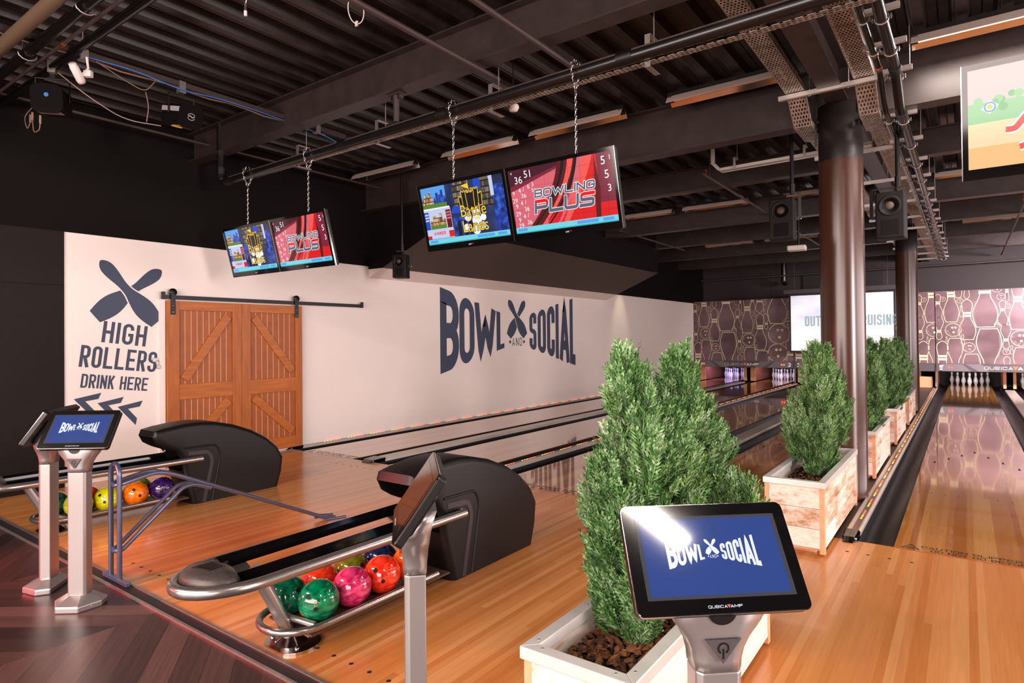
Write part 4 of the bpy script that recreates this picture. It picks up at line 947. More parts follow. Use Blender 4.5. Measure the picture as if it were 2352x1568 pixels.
def planter(xc, y0, y1, lab, seed):
    L_ = y1-y0; t_ = thing('planter_box', lab, 'planter', (xc, (y0+y1)/2, 0), 0, 'wooden planter boxes'); rnd = random.Random(seed); hw, hl = PW/2, L_/2
    b = MB(); rows = [(0.05, 0.185), (0.188, 0.33), (0.333, 0.482)]
    for za, zb_ in rows:
        for sd in (-1, 1):
            y = -hl+0.035; cuts = sorted([rnd.uniform(0.25, 0.75)*L_ - hl] + ([rnd.uniform(0.1, 0.9)*L_ - hl] if rnd.random() > 0.5 else [])); cuts = [c for c in cuts if -hl+0.1 < c < hl-0.1] + [hl-0.035]
            for c in cuts:
                x = sd*(hw-0.012 + rnd.uniform(-0.002, 0.002)); b.box(x-0.012, x+0.012, y+0.001, c-0.001, za, zb_); y = c
            yy = sd*(hl-0.010); b.box(-hw+0.03, hw-0.03, yy-0.010, yy+0.010, za, zb_)
    b.build('plank_siding', PLANK, t_)
    for sx in (-1, 1):
        for sy in (-1, 1): MB().box(sx*(hw-0.014)-0.018, sx*(hw-0.014)+0.018, sy*(hl-0.02)-0.018, sy*(hl-0.02)+0.018, 0.012, 0.482).build('corner_post', POSTW, t_, 0.002)
    for sy in (-1, 1):
        MB().box(-hw+0.07, hw-0.07, sy*(hl-0.1)-0.03, sy*(hl-0.1)+0.03, 0.0, 0.05).build('foot_bearer', POSTW, t_)
    rw = 0.05; o_ = 0.012
    for sd in (-1, 1):
        b = MB(); X_, Y_ = hw+o_, hl+o_
        b.prism([(sd*X_, -Y_), (sd*X_, Y_), (sd*(X_-rw), Y_-rw), (sd*(X_-rw), -Y_+rw)], 'z', 0.482, PH); b.build('rim_board', RIMM, t_, 0.003)
        b = MB(); b.prism([(-X_, sd*Y_), (X_, sd*Y_), (X_-rw, sd*(Y_-rw)), (-X_+rw, sd*(Y_-rw))], 'z', 0.482, PH); b.build('rim_board', RIMM, t_, 0.003)
    b = MB()
    for sx in (-1, 1):
        for sy in (-1, 1):
            for dx, dy in ((0.03, 0.075), (0.075, 0.03)): b.lathe([(0.005, PH), (0.005, PH+0.001), (0.0001, PH+0.0012)], 8, (sx*(hw+o_-dx), sy*(hl+o_-dy), 0))
    b.build('rim_screws', STEEL, t_)
    b = MB(); b.box(-hw+0.025, hw-0.025, -hl+0.025, hl-0.025, 0.35, 0.405); b.build('soil', SOIL, t_)
    b = MB(); b.box(-hw+0.022, hw-0.022, -hl+0.02, hl-0.02, 0.03, 0.05); b.build('floor_board', POSTW, t_)
    return t_
def mulch(xc, y0, y1, lab, n, seed):
    rnd = random.Random(seed); b = MB()
    for _ in range(n):
        x = rnd.uniform(-PW/2+0.045, PW/2-0.045); y = rnd.uniform(y0+0.05, y1-0.05); z = 0.412 + rnd.uniform(0, 0.022)
        l, w_, h = rnd.uniform(0.012, 0.032), rnd.uniform(0.006, 0.015), rnd.uniform(0.003, 0.007)
        M_ = Matrix.Translation((xc+x, y, z)) @ Matrix.Rotation(rnd.uniform(0, 6.3), 4, 'Z') @ Matrix.Rotation(rnd.uniform(-0.5, 0.5), 4, 'X') @ Matrix.Rotation(rnd.uniform(-0.5, 0.5), 4, 'Y')
        b.M = M_; b.add([(-l, 0, -h), (-l*0.3, -w_, -h), (l*0.7, -w_*0.8, -h), (l, w_*0.1, -h), (l*0.3, w_, -h), (-l*0.6, w_*0.7, -h), (-l*0.8, 0, h), (l*0.1, -w_*0.6, h), (l*0.8, w_*0.1, h), (0, w_*0.6, h)],
              [(0, 1, 7, 6), (1, 2, 7), (2, 3, 8, 7), (3, 4, 9, 8), (4, 5, 9), (5, 0, 6, 9), (6, 7, 8, 9)])
    o = b.build('bark_mulch', BARK, recalc=False); tag(o, lab, 'bark mulch', None, 'stuff')
PLN = [(-1.105, -3.66, -2.05, 'long whitewashed planter box in the foreground behind the lit console'), (-1.105, -0.52, 1.10, 'whitewashed planter box right in front of the near column'), (-1.085, 2.38, 3.98, 'whitewashed planter box right behind the near column'),
       (-1.085, 4.95, 6.55, 'whitewashed planter box second behind the near column'), (-1.085, 7.30, 8.95, 'whitewashed planter box farthest back, before the far column')]
for i, (x, ya, yb, lab) in enumerate(PLN):
    planter(x, ya, yb, lab, 3+i); mulch(x, ya, yb, 'brown bark chips filling ' + ['the foreground planter', 'the planter in front of the near column', 'the planter right behind the near column', 'the second planter behind the near column', 'the farthest planter'][i], 900 if i == 0 else 250, i)
t = NT('cypress_green'); nd = t.n('ShaderNodeNewGeometry'); k = t.noise(t.coord(), 7, 3); rp = nd.outputs['Random Per Island']
s_ = t.math('ADD', t.math('MULTIPLY', k, 0.6), t.math('MULTIPLY', rp, 0.5))
t.set(t.ramp(s_, [(0.2, srgb(34, 64, 28)), (0.42, srgb(64, 106, 48)), (0.62, srgb(104, 144, 84)), (0.85, srgb(164, 188, 148))]), 0.5, 0, 0.3); LEAF = t.m
TRUNK = plain('trunk_bark', srgb(70, 48, 34), 0.9)
def frond(b, P, D, Nn, L_, rnd):
    """a flat spray: a stem with pairs of short forked leaflets"""
    D = D.normalized(); R_ = D.cross(Nn)
    if R_.length < 1e-4: R_ = D.orthogonal()
    R_.normalize(); n = 6
    def leaf(p, d, l, w_):
        s_ = d.cross(Nn).normalized()*w_; q = p + d*l
        b.v += [tuple(p), tuple(p + d*l*0.5 + s_), tuple(q), tuple(p + d*l*0.5 - s_)]; o = len(b.v)-4; b.f.append([o, o+1, o+2, o+3])
    leaf(P, D, L_*1.05, 0.003)
    for i in range(n):
        u = (i+0.6)/n; p = P + D*L_*u; l = L_*0.52*(1-u*0.6)
        for sd in (-1, 1):
            d = (D*0.78 + R_*sd*0.62 + Nn*rnd.uniform(-0.2, 0.2)).normalized(); leaf(p, d, l, 0.0042)
            q = p + d*l*0.45; leaf(q, (D*0.95 + R_*sd*0.1).normalized(), l*0.55, 0.0036)
def tree(name, flames, n_fr, seed, size=0.098):
    """flames: base offset x,y, tip offset x,y, base z, tip z, radius; each is a ragged cluster of upright plumes"""
    rnd = random.Random(seed); b = MB(); up = Vector((0, 0, 1)); plumes = []
    for bx, by, tx, ty, zb_, zt_, R_ in flames:
        H_ = zt_-zb_; npl = int(26*H_*R_/0.15)+5
        for q in range(npl):
            u = (q+rnd.random())/npl*0.86; a = rnd.uniform(0, 2*pi)
            pr = (0.6 + 0.9*u if u < 0.4 else 0.96) if u < 0.45 else 0.96*(1-(u-0.45)/0.55) + 0.06
            rr = R_*pr*rnd.uniform(0.55, 1.0); c = Vector((bx + (tx-bx)*u + rr*cos(a), by + (ty-by)*u + rr*sin(a), zb_ + H_*u))
            plumes.append((c, Vector((cos(a)*rnd.uniform(0.12, 0.36)*(1-u), sin(a)*rnd.uniform(0.12, 0.36)*(1-u), 1)), min(zt_ - c.z + 0.02, rnd.uniform(0.16, 0.30)), rnd.uniform(0.035, 0.06)))
        plumes.append((Vector((tx, ty, zt_-0.24)), Vector((0.02, 0, 1)), 0.25, 0.05))
        for k in range(int(H_/0.1)): u = k*0.1/H_; plumes.append((Vector((bx+(tx-bx)*u, by+(ty-by)*u, zb_+H_*u)), up.copy(), 0.16, R_*0.5*(1-u*0.7)))
    tot = sum(p[2]*p[3] for p in plumes)
    for c, d, L_, R_ in plumes:
        d = d.normalized(); e1 = d.orthogonal().normalized(); e2 = d.cross(e1)
        for _ in range(max(6, int(n_fr*L_*R_/tot))):
            u = rnd.random(); a = rnd.uniform(0, 2*pi); rad = R_*(0.5+1.2*u if u < 0.4 else 1.0*(1-((u-0.4)/0.6)**1.6*0.95))*sqrt(rnd.uniform(0.25, 1))
            o_ = e1*cos(a) + e2*sin(a); D = (o_*rnd.uniform(0.3, 0.9)*(1-0.55*u) + d*rnd.uniform(0.7, 1.0)).normalized()
            Nn = (o_*0.7 + d.cross(o_)*rnd.uniform(-0.8, 0.8)); Nn = (Nn - D*Nn.dot(D)).normalized()
            l = size*rnd.uniform(0.7, 1.25); frond(b, c + d*L_*u + o_*rad - D*l*0.45, D, Nn, l, rnd)
    b.mi = [0]*len(b.f); b.sm = [False]*len(b.f)
    root = thing('cypress_tree', 'x', 'conifer'); b.build('foliage', LEAF, root, recalc=False)
    tb = MB()
    for bx, by, tx, ty, zb_, zt_, R_ in flames[:2]: tb.tube([(bx*0.5, by*0.5, 0.0), (bx, by, zb_ + 0.1), (bx+(tx-bx)*0.8, by+(ty-by)*0.8, zb_+(zt_-zb_)*0.8)], [0.014, 0.011, 0.003], 7)
    tb.build('trunk', TRUNK, root); return root
G_ = 'cypress trees in the planters'
t1 = tree('t1', [(-0.03, -0.03, -0.02, 0.0, 0.0, 1.08, 0.13), (0.05, 0.09, 0.04, 0.1, 0.08, 0.86, 0.12), (-0.1, 0.0, -0.13, 0.02, 0.10, 0.66, 0.10), (0.02, -0.1, -0.02, -0.06, -0.01, 0.45, 0.09)], 3600, 11)
t1.location = (-1.11, -3.14, 0.41); tag(t1, 'tall green cypress nearest the camera, left in the foreground planter', 'conifer', G_)
t2 = tree('t2', [(0.0, 0.0, 0.0, 0.0, 0.0, 1.09, 0.125), (0.08, 0.06, 0.10, 0.08, 0.05, 0.84, 0.10), (-0.06, 0.06, -0.05, 0.05, 0.05, 0.9, 0.10), (0.12, 0.02, 0.30, 0.03, 0.25, 0.52, 0.045)], 3300, 12)
t2.location = (-1.12, -2.72, 0.41); tag(t2, 'darker cypress behind the foreground one, above the lit console', 'conifer', G_)
t3 = tree('t3', [(0.0, 0.0, 0.0, 0.0, 0.0, 1.06, 0.155), (-0.1, 0.05, -0.12, 0.05, 0.06, 0.66, 0.11), (0.09, 0.08, 0.10, 0.1, 0.05, 0.82, 0.11), (-0.15, 0.0, -0.2, 0.0, 0.12, 0.5, 0.06), (0.03, 0.2, 0.04, 0.2, 0.0, 1.0, 0.13)], 3300, 13)
t3.location = (-1.08, 0.28, 0.41); tag(t3, 'cypress in the planter directly before the near column', 'conifer', G_)
t4 = tree('t4', [(0.0, 0.0, 0.02, 0.0, 0.0, 1.07, 0.15), (0.08, 0.12, 0.07, 0.1, 0.05, 0.8, 0.12), (0.02, -0.15, 0.05, -0.1, 0.03, 0.9, 0.13)], 2400, 14)
t4.location = (-1.04, 3.0, 0.41); tag(t4, 'cypress partly hidden behind the near column', 'conifer', G_)
for loc, rz, lab in (((-1.06, 5.55, 0.41), 2.1, 'cypress in the second planter behind the near column'), ((-1.06, 7.95, 0.41), 4.0, 'farthest cypress, before the far column')): dup(t4, loc, rz, lab, G_)

# ------------------------------------------------------------------ hanging monitors
def emis(name, c, s_=1.0): return glow('screen_' + name, srgb(*c), s_, 0.12)
def emis_noise(name, stops, scale, s_=1.0, stretch=(1, 1, 1), detail=3, tex='noise'):
    t = NT('screen_' + name)
    v = t.vscale(t.coord(), stretch)
    if tex == 'noise': k = t.noise(v, scale, detail)
    else:
        nd = t.n('ShaderNodeTexBrick', i_Scale=scale); t.l(v, nd.inputs[0]); nd.inputs['Color1'].default_value = (0.2, 0.2, 0.2, 1); nd.inputs['Color2'].default_value = (0.9, 0.9, 0.9, 1); nd.inputs['Mortar'].default_value = (0, 0, 0, 1)
        nd.inputs['Mortar Size'].default_value = 0.03; k = nd.outputs[0]
    c = t.ramp(k, stops); t.set((0.01, 0.01, 0.01, 1), 0.12, 0, 0.4); t.l(c, t.b.inputs['Emission Color']); t.b.inputs['Emission Strength'].default_value = s_; return t.m
E_BLK = emis('black', (10, 8, 14)); E_NAVY = emis('navy', (24, 38, 96)); E_WHITE = emis('white', (246, 246, 250)); E_CYAN = emis('cyan', (118, 214, 230)); E_TEAL = emis('teal', (30, 180, 190))
E_YEL = emis('yellow', (250, 206, 50)); E_RED = emis('red', (226, 20, 28)); E_DRED = emis('dark_red', (96, 6, 18)); E_PINK = emis('pink', (222, 100, 116)); E_MAR = emis('maroon', (70, 14, 34)); E_LRED = emis('light_red', (246, 90, 84))
E_SKY = emis('sky', (90, 160, 236)); E_GRN = emis('green', (84, 130, 50)); E_STEEL = emis('steel', (88, 98, 120)); E_BLUE = emis('blue', (24, 70, 190)); E_LAV = emis('lavender', (196, 206, 236)); E_WINE = emis('wine', (128, 30, 56))
E_STONE = emis_noise('stone', [(0.15, srgb(70, 44, 24)), (0.5, srgb(200, 140, 80)), (0.9, srgb(240, 200, 150))], 28, 1.0, (1, 1, 1), 2, 'brick')
E_GSTONE = emis_noise('grey_stone', [(0.1, srgb(14, 14, 20)), (0.5, srgb(88, 78, 70)), (0.95, srgb(160, 144, 120))], 20, 0.9, (1, 1, 1), 2, 'brick')
E_BSTONE = emis_noise('blue_stone', [(0.3, srgb(6, 12, 44)), (0.55, srgb(20, 60, 170)), (0.8, srgb(70, 130, 220))], 22, 1.0)
E_BG = emis_noise('night', [(0.3, srgb(10, 14, 34)), (0.6, srgb(30, 50, 104)), (0.8, srgb(60, 80, 120))], 5, 1.0)
SM = [E_BLK, E_NAVY, E_WHITE, E_CYAN, E_TEAL, E_YEL, E_RED, E_DRED, E_PINK, E_MAR, E_LRED, E_SKY, E_GRN, E_STEEL, E_BLUE, E_LAV, E_WINE, E_STONE, E_GSTONE, E_BSTONE, E_BG]
(BK, NV, WH, CY, TE, YE, RD, DR, PK, MA, LR, SK, GN, SG, BU, LV, WI, ST, GS, BS, BG) = range(21)
TVW, TVH, TT = 0.972, 0.584, 0.249
def poly_lines(A_, pts, w_, mi, lift, closed=False): A_.put(ribbon(pts, w_, closed), lift, mi)
def castle_ad(A_, W_, H_):
    R = lambda *a: A_.rect(*a)
    R(0, W_, 0, H_, 0.0003, BG)
    R(W_*0.40, W_*0.60, H_*0.50, H_, 0.0005, GS); R(W_*0.72, W_*0.86, H_*0.52, H_, 0.0005, GS); R(W_*0.36, W_*0.62, H_*0.10, H_*0.42, 0.0005, BS); R(W_*0.86, W_, H_*0.1, H_*0.85, 0.0005, BS)
    R(W_*0.84, W_*0.88, H_*0.68, H_, 0.0006, LV); A_.put([[(W_*0.34, H_*0.5), (W_*0.62, H_*0.46), (W_*0.62, H_*0.56), (W_*0.38, H_*0.62)]], 0.0006, BU); R(W_*0.66, W_*0.74, H_*0.82, H_, 0.0006, BU)
    for k in range(3): A_.put([[(W_*(0.40+0.07*k), H_*0.1), (W_*(0.445+0.07*k), H_*0.1)] + [(W_*(0.4225+0.07*k) + W_*0.0225*cos(radians(a)), H_*0.3 + H_*0.06*sin(radians(a))) for a in range(0, 181, 30)]], 0.0007, BK)
    for k in range(6): R(W_*(0.73+0.022*(k % 3)), W_*(0.738+0.022*(k % 3)), H_*(0.62+0.14*(k//3)), H_*(0.68+0.14*(k//3)), 0.0008, BK)
    # pictures at the left
    def pic(x0, x1, y0, y1, top, stone):
        R(x0, x1, y0, y1, 0.0008, top); R(x0, x1, y0, y0+(y1-y0)*0.28, 0.0010, GN)
        n = 5; w_ = (x1-x0)/n
        for k in range(n): h = (0.45, 0.7, 0.6, 0.8, 0.5)[k]; R(x0+k*w_+w_*0.06, x0+(k+1)*w_, y0+(y1-y0)*0.2, y0+(y1-y0)*h, 0.0012, stone)
        for k in range(n*3):
            if k % 2: R(x0+k*w_/3, x0+(k+1)*w_/3, y0+(y1-y0)*0.45, y0+(y1-y0)*0.52, 0.0013, stone)
    pic(0, W_*0.15, H_*0.64, H_, SK, ST); pic(W_*0.15, W_*0.31, H_*0.64, H_, SK, BS)
    R(0, W_*0.335, H_*0.615, H_*0.64, 0.0014, WH)
    R(0, W_*0.34, H_*0.25, H_*0.615, 0.0008, LV); pic(W_*0.06, W_*0.265, H_*0.27, H_*0.60, LV, ST)
    R(0, W_*0.055, H_*0.27, H_*0.58, 0.0010, BU); R(W_*0.275, W_*0.335, H_*0.27, H_*0.58, 0.0010, DR)
    for k in range(3): R(0.004, W_*0.05, H_*(0.42+k*0.05), H_*(0.45+k*0.05), 0.0012, LV); R(W_*0.28, W_*0.33, H_*(0.42+k*0.05), H_*(0.45+k*0.05), 0.0012, PK)
    R(0, W_*0.345, H_*0.10, H_*0.25, 0.0009, LV); R(W_*0.28, W_*0.345, H_*0.11, H_*0.22, 0.0012, RD); R(0, W_*0.05, H_*0.10, H_*0.16, 0.0012, RD)
    q, tw = text('WINNER', H_*0.055, H_*0.038, H_*0.011, H_*0.012); A_.put(q, 0.0015, RD, W_*0.16-tw/2, H_*0.165)
    # title block
    cx = W_*0.60
    for x, y, r in ((-0.06, 0.40, 0.09), (0.04, 0.44, 0.10), (0.12, 0.36, 0.07), (-0.09, 0.22, 0.08), (0.02, 0.17, 0.10), (0.10, 0.22, 0.08), (0.04, 0.32, 0.12)): A_.disc(cx+x*W_, y*H_, r*H_*0.85, 0.0011 + r*0.001, WH, 18)
    def tower(x, y0, y1, w_, lift):
        p = [(x-w_/2, y0), (x+w_/2, y0), (x+w_*0.62, y1)]; n = 5
        for k in range(n): xa = x+w_*0.62-k*w_*1.24/n; xb_ = xa-w_*1.24/n; hh = y1 if k % 2 == 0 else y1-H_*0.022; p += [(xa, hh), (xb_, hh)]
        A_.put(fan(p), lift, BK); poly_lines(A_, p, H_*0.011, YE, lift+0.0003, True)
    for x, y0, y1, w_, lf in ((-0.095, 0.56, 0.76, 0.07, 0.0016), (0.095, 0.56, 0.78, 0.07, 0.0016), (-0.06, 0.55, 0.84, 0.065, 0.0021), (0.06, 0.55, 0.86, 0.065, 0.0021), (0.0, 0.5, 0.82, 0.08, 0.0026)): tower(cx+x*W_, y0*H_, y1*H_, w_*W_, lf)
    A_.put([[(cx, H_*0.85), (cx-0.006*W_, H_*0.95), (cx-0.09*W_, H_*0.93)]], 0.0028, YE); poly_lines(A_, [(cx, H_*0.82), (cx-0.006*W_, H_*0.96)], H_*0.01, YE, 0.0028)
    for s_, y, sz in (('Battle', 0.41, 0.205), ('Lanes', 0.145, 0.205)):
        q, tw = font_polys(s_, sz*H_); f = 0.31*W_/tw
        for dx, dy in ((-1, -1), (1, -1), (-1, 1), (1, 1)): A_.put([[(p[0]*f+dx*0.004, p[1]*1.4+dy*0.004) for p in g] for g in q], 0.0030, BK, cx-0.145*W_, y*H_)
        A_.put([[(p[0]*f, p[1]*1.4) for p in g] for g in q], 0.0034, YE, cx-0.145*W_, y*H_)
    q, tw = text('ON THE', H_*0.055, H_*0.042, H_*0.013, H_*0.012); A_.put(q, 0.0034, YE, cx-tw/2, H_*0.335)
def plus_ad(A_, W_, H_):
    R = lambda *a: A_.rect(*a)
    R(0, W_, 0, H_, 0.0003, RD); A_.put([[(0, H_*0.7), (W_*0.68, H_), (0, H_)]], 0.0005, MA); A_.put([[(0, 0), (W_*0.3, 0), (W_*0.62, H_*0.95), (W_*0.5, H_*0.93), (0, H_*0.66)]], 0.0005, PK)
    A_.put([[(0, H_*0.66), (0, H_*0.74), (W_*0.62, H_), (W_*0.68, H_)]], 0.0006, WI)
    def sweep(x0, x1, x2, w_, mi, lf):
        P = [(x0*(1-t)**2 + 2*x1*t*(1-t) + x2*t*t, t) for t in [k/12 for k in range(13)]]
        A_.put([[(P[k][0]*W_, P[k][1]*H_), ((P[k][0]+w_*(0.5+P[k][1]*0.5))*W_, P[k][1]*H_), ((P[k+1][0]+w_*(0.5+P[k+1][1]*0.5))*W_, P[k+1][1]*H_), (P[k+1][0]*W_, P[k+1][1]*H_)] for k in range(12)], lf, mi)
    sweep(0.10, 0.44, 0.50, 0.26, DR, 0.0007); sweep(0.14, 0.48, 0.54, 0.03, BK, 0.0009); sweep(0.22, 0.54, 0.60, 0.055, LR, 0.0009); sweep(0.29, 0.60, 0.665, 0.03, BK, 0.0010); sweep(0.40, 0.62, 0.69, 0.05, PK, 0.0010); sweep(0.46, 0.64, 0.73, 0.10, LR, 0.0008)
    A_.put([[(W_*0.86, H_*0.3), (W_, H_*0.3), (W_, H_), (W_*0.86, H_)]], 0.0008, WI); A_.put([[(W_*0.8, 0), (W_*0.84, 0), (W_*0.87, H_*0.5), (W_*0.84, H_)]], 0.0009, DR)
    for k in range(1, 9): poly_lines(A_, [(W_*k*0.115, H_*0.08), (W_*(k*0.115+0.02), H_)], 0.0011, BK, 0.0012)
    for k in range(1, 6): poly_lines(A_, [(0, H_*(k*0.17+0.02)), (W_, H_*(k*0.17+0.02))], 0.0011, BK, 0.0012)
    def num(s_, x, y, sz): q, tw = font_polys(s_, sz*H_); A_.put(q, 0.0016, WH, x*W_, y*H_)
    for s_, x, y, sz in (('36', 0.05, 0.78, 0.16), ('51', 0.155, 0.85, 0.16), ('4', 0.02, 0.93, 0.06), ('4', 0.08, 0.64, 0.10), ('/', 0.125, 0.65, 0.10), ('6', 0.175, 0.68, 0.10), ('3', 0.22, 0.70, 0.10), ('9', 0.015, 0.61, 0.09), ('36', 0.10, 0.55, 0.10), ('29', 0.005, 0.49, 0.10), ('4', 0.085, 0.44, 0.10),
        ('/', 0.13, 0.45, 0.1), ('9', 0.03, 0.40, 0.10), ('36', 0.115, 0.34, 0.10), ('29', 0.02, 0.28, 0.10), ('4', 0.095, 0.23, 0.10), ('/', 0.14, 0.24, 0.1), ('9', 0.04, 0.18, 0.10), ('36', 0.125, 0.13, 0.10), ('29', 0.035, 0.09, 0.1), ('51', 0.215, 0.62, 0.08), ('5', 0.895, 0.83, 0.17), ('5', 0.915, 0.63, 0.17), ('3', 0.93, 0.44, 0.15), ('1', 0.965, 0.88, 0.1)): num(s_, x, y, sz)
    for s_, x0, y0, h, w_, t, g in (('BOWLING', 0.235, 0.52, 0.125, 0.098, 0.024, 0.014), ('PLU$', 0.215, 0.27, 0.215, 0.215, 0.05, 0.02)):
        q, tw = text(s_, h*H_, w_*H_*1.4, t*H_, g*H_); f = 0.585*W_/tw; sh = 0.16
        F = lambda p: (p[0]*f + p[1]*sh + x0*W_, p[1] + y0*H_)
        for dx, dy in ((-1, -1), (1, -1), (-1, 1), (1, 1), (0, 1.4), (0, -1.4)): A_.put(q, 0.0020, WH, f=lambda p: (F(p)[0]+dx*0.0035, F(p)[1]+dy*0.0035))
        A_.put(q, 0.0024, SG, f=F)
        if s_ == 'PLU$':
            hi = [g for g in q if min(p[1] for p in g) > h*H_*0.62]; A_.put(hi, 0.0027, RD, f=F)
def tv(x, z, lab, ad, grp, rim=None):
    t_ = thing('hanging_monitor', lab, 'monitor', (x, -1.36, z), 0, grp)
    U, V, Nn = Vector((1, 0, 0)), Vector((0, -sin(TT), cos(TT))), Vector((0, -cos(TT), -sin(TT)))
    M_ = Matrix((U, V, Nn)).transposed().to_4x4(); w_, h = TVW/2, TVH/2
    b = MB(); b.M = M_; b.prism(rrect(-w_, w_, -h, h, 0.012, 3), 'z', -0.05, -0.0125); cs = b.build('casing', BLK, t_, 0.004)
    b = MB(); b.M = M_; fw, fb = 0.028, 0.055
    b.box(-w_, w_, h-fw, h, -0.012, 0.0); b.box(-w_, w_, -h, -h+fb, -0.012, 0.0); b.box(-w_, -w_+fw, -h+fb, h-fw, -0.012, 0.0); b.box(w_-fw, w_, -h+fb, h-fw, -0.012, 0.0); b.build('bezel', rim or BLKG, t_)
    b = MB(); b.M = M_; b.box(-w_-0.001, -w_+0.003, -h, h, -0.02, 0.001); b.build('trim_strip', CHROME, cs)
    b = MB(); b.M = M_; b.box(w_-0.003, w_+0.001, -h, h, -0.02, 0.001); b.build('trim_strip', CHROME, cs)
    b = MB(); b.M = M_; b.box(-0.2, 0.2, -0.15, 0.15, -0.075, -0.048); b.build('mount_plate', BLKM, cs)
    b = MB(); b.M = M_; b.box(-w_+fw, w_-fw, -h+fb, h-fw, -0.011, -0.009); b.build('panel', BLKG, t_)
    A_ = Art(Vector(U)*(-w_+fw) + V*(-h+fb) + Nn*-0.009, U, V, Nn); W_, H_ = TVW-2*fw, TVH-fw-fb
    ad(A_, W_, H_)
    if ad is not third_ad:
        A_.rect(0, W_, 0, H_*0.095, 0.0036, CY); A_.rect(0, W_, 0, H_*0.018, 0.0038, TE)
        for xx in (0.02, 0.62, 0.72, 0.86): A_.rect(W_*xx, W_*(xx+0.1), H_*0.03, H_*0.075, 0.0038, SK)
    A_.build('screen_picture', SM, t_)
    A_ = Art(Nn*0.0, U, V, Nn); q, tw = font_polys('AMF', 0.018); A_.put(q, 0.001, WH, 0.0, -h+0.018); A_.put([[(tw+0.006, -h+0.032), (tw+0.022, -h+0.032), (tw+0.014, -h+0.02)]], 0.001, RD); A_.build('maker_mark', SM, t_)
    return t_
def third_ad(A_, W_, H_):
    R = lambda *a: A_.rect(*a)
    R(0, W_, 0, H_, 0.0003, TV3A); R(0, W_, H_*0.46, H_*0.66, 0.0005, TV3B); R(0, W_, H_*0.60, H_, 0.0004, TV3C); R(0, W_, 0, H_*0.22, 0.0005, TV3D)
    rnd = random.Random(4)
    for k in range(26): A_.disc(rnd.uniform(0.02, 0.6)*W_, H_*rnd.uniform(0.58, 0.74), H_*rnd.uniform(0.03, 0.06), 0.0007+k*0.00003, TV3B if k % 3 else TV3E, 12)
    A_.put([[(W_*0.06, H_*0.60), (W_*0.10, H_*0.54), (W_*0.14, H_*0.62), (W_*0.10, H_*0.68)]], 0.0018, WH)
    for r, c in ((0.052, SK), (0.036, WH), (0.026, YE)): A_.disc(W_*0.10, H_*0.61, H_*r, 0.002+(0.06-r)*0.01, c, 18)
    pts = [(0.30, 0.36), (0.34, 0.355), (0.40, 0.50), (0.46, 0.56), (0.52, 0.55), (0.53, 0.47), (0.46, 0.42), (0.54, 0.38), (0.57, 0.30), (0.52, 0.22), (0.44, 0.20), (0.36, 0.17)]
    P = [(p[0].x, p[0].y) if False else (v.x, v.y) for v in smooth_path([((a-0.13)*W_, b_*H_, 0) for a, b_ in pts], 0.03, 5) for p in [(v,)]]
    P2 = [((a-0.13)*W_, b_*H_) for a, b_ in ((0.43, 0.47), (0.41, 0.34), (0.40, 0.2))]
    for q in (P, P2): A_.put(ribbon(q, 0.046), 0.003, WH); A_.put(ribbon(q, 0.028), 0.0034, LR)
TV3A, TV3B, TV3C, TV3D, TV3E = 21, 22, 23, 24, 25
SM += [emis('peach', (250, 214, 170), 1.1), emis('leaf', (150, 206, 150), 1.0), emis('lamp_haze', (214, 200, 196), 1.0), emis('amber_glow', (246, 190, 130), 1.1), emis('leaf_dark', (120, 186, 126), 1.0)]  # pale haze of a lamp reflection is put into these picture colours
hw_ = TVW/2 + 0.002
for px, pz, side in ((-6.311, 2.634, 'farther pair, near the barn door'), (-3.041, 2.652, 'nearer pair, in the middle')):
    tv(px-hw_, pz, 'black monitor with Battle on the Lanes picture, %s' % side, castle_ad, 'hanging monitors'); tv(px+hw_, pz, 'black monitor with red Bowling Plus picture, %s' % side, plus_ad, 'hanging monitors')
tv(0.41, 2.675, 'pale bright monitor cut off at the upper right edge', third_ad, 'hanging monitors')
def chain(x, zt_, zb_, lab):
    b = MB(); L_, r, n = 0.036, 0.0028, 0; z = zt_
    def link(c, ax, tilt=0):
        pts = [(0.0075*cos(radians(a)), (0.0105 if sin(radians(a)) > 0 else -0.0105)*1 + 0.0075*sin(radians(a))) for a in range(0, 360, 36)]
        b.tube([(c[0] + (p[0] if ax == 0 else 0) + p[1]*tilt, c[1] + (p[0] if ax else 0), c[2] + p[1]) for p in pts], r, 5, True)
    zz = zt_ - 0.17; k = 0
    while zz > zb_ - 0.01: link((x, -1.40, zz), k % 2); zz -= 0.0275; k += 1
    for s_ in (-1, 1):
        for k in range(7):
            u = k/6; link((x, -1.40 + s_*0.055*min(1, u*1.5), zt_-0.155 + 0.18*u), k % 2)
    for k in range(5): a = pi*k/4; link((x, -1.36 + 0.06*cos(a) - 0.02, zt_+0.035+0.03*sin(a)), k % 2)
    o = b.build('chain', CHROME, recalc=False); tag(o, lab, 'chain', 'monitor chains')
for x, z, lab in ((-6.775, 3.50, 'steel chain on the left of the farther monitor pair'), (-5.63, 3.51, 'steel chain on the right of the farther monitor pair'), (-3.60, 3.53, 'steel chain on the left of the nearer monitor pair'), (-2.39, 3.545, 'steel chain on the right of the nearer monitor pair')):
    chain(x, z+0.02, z-0.585, lab)

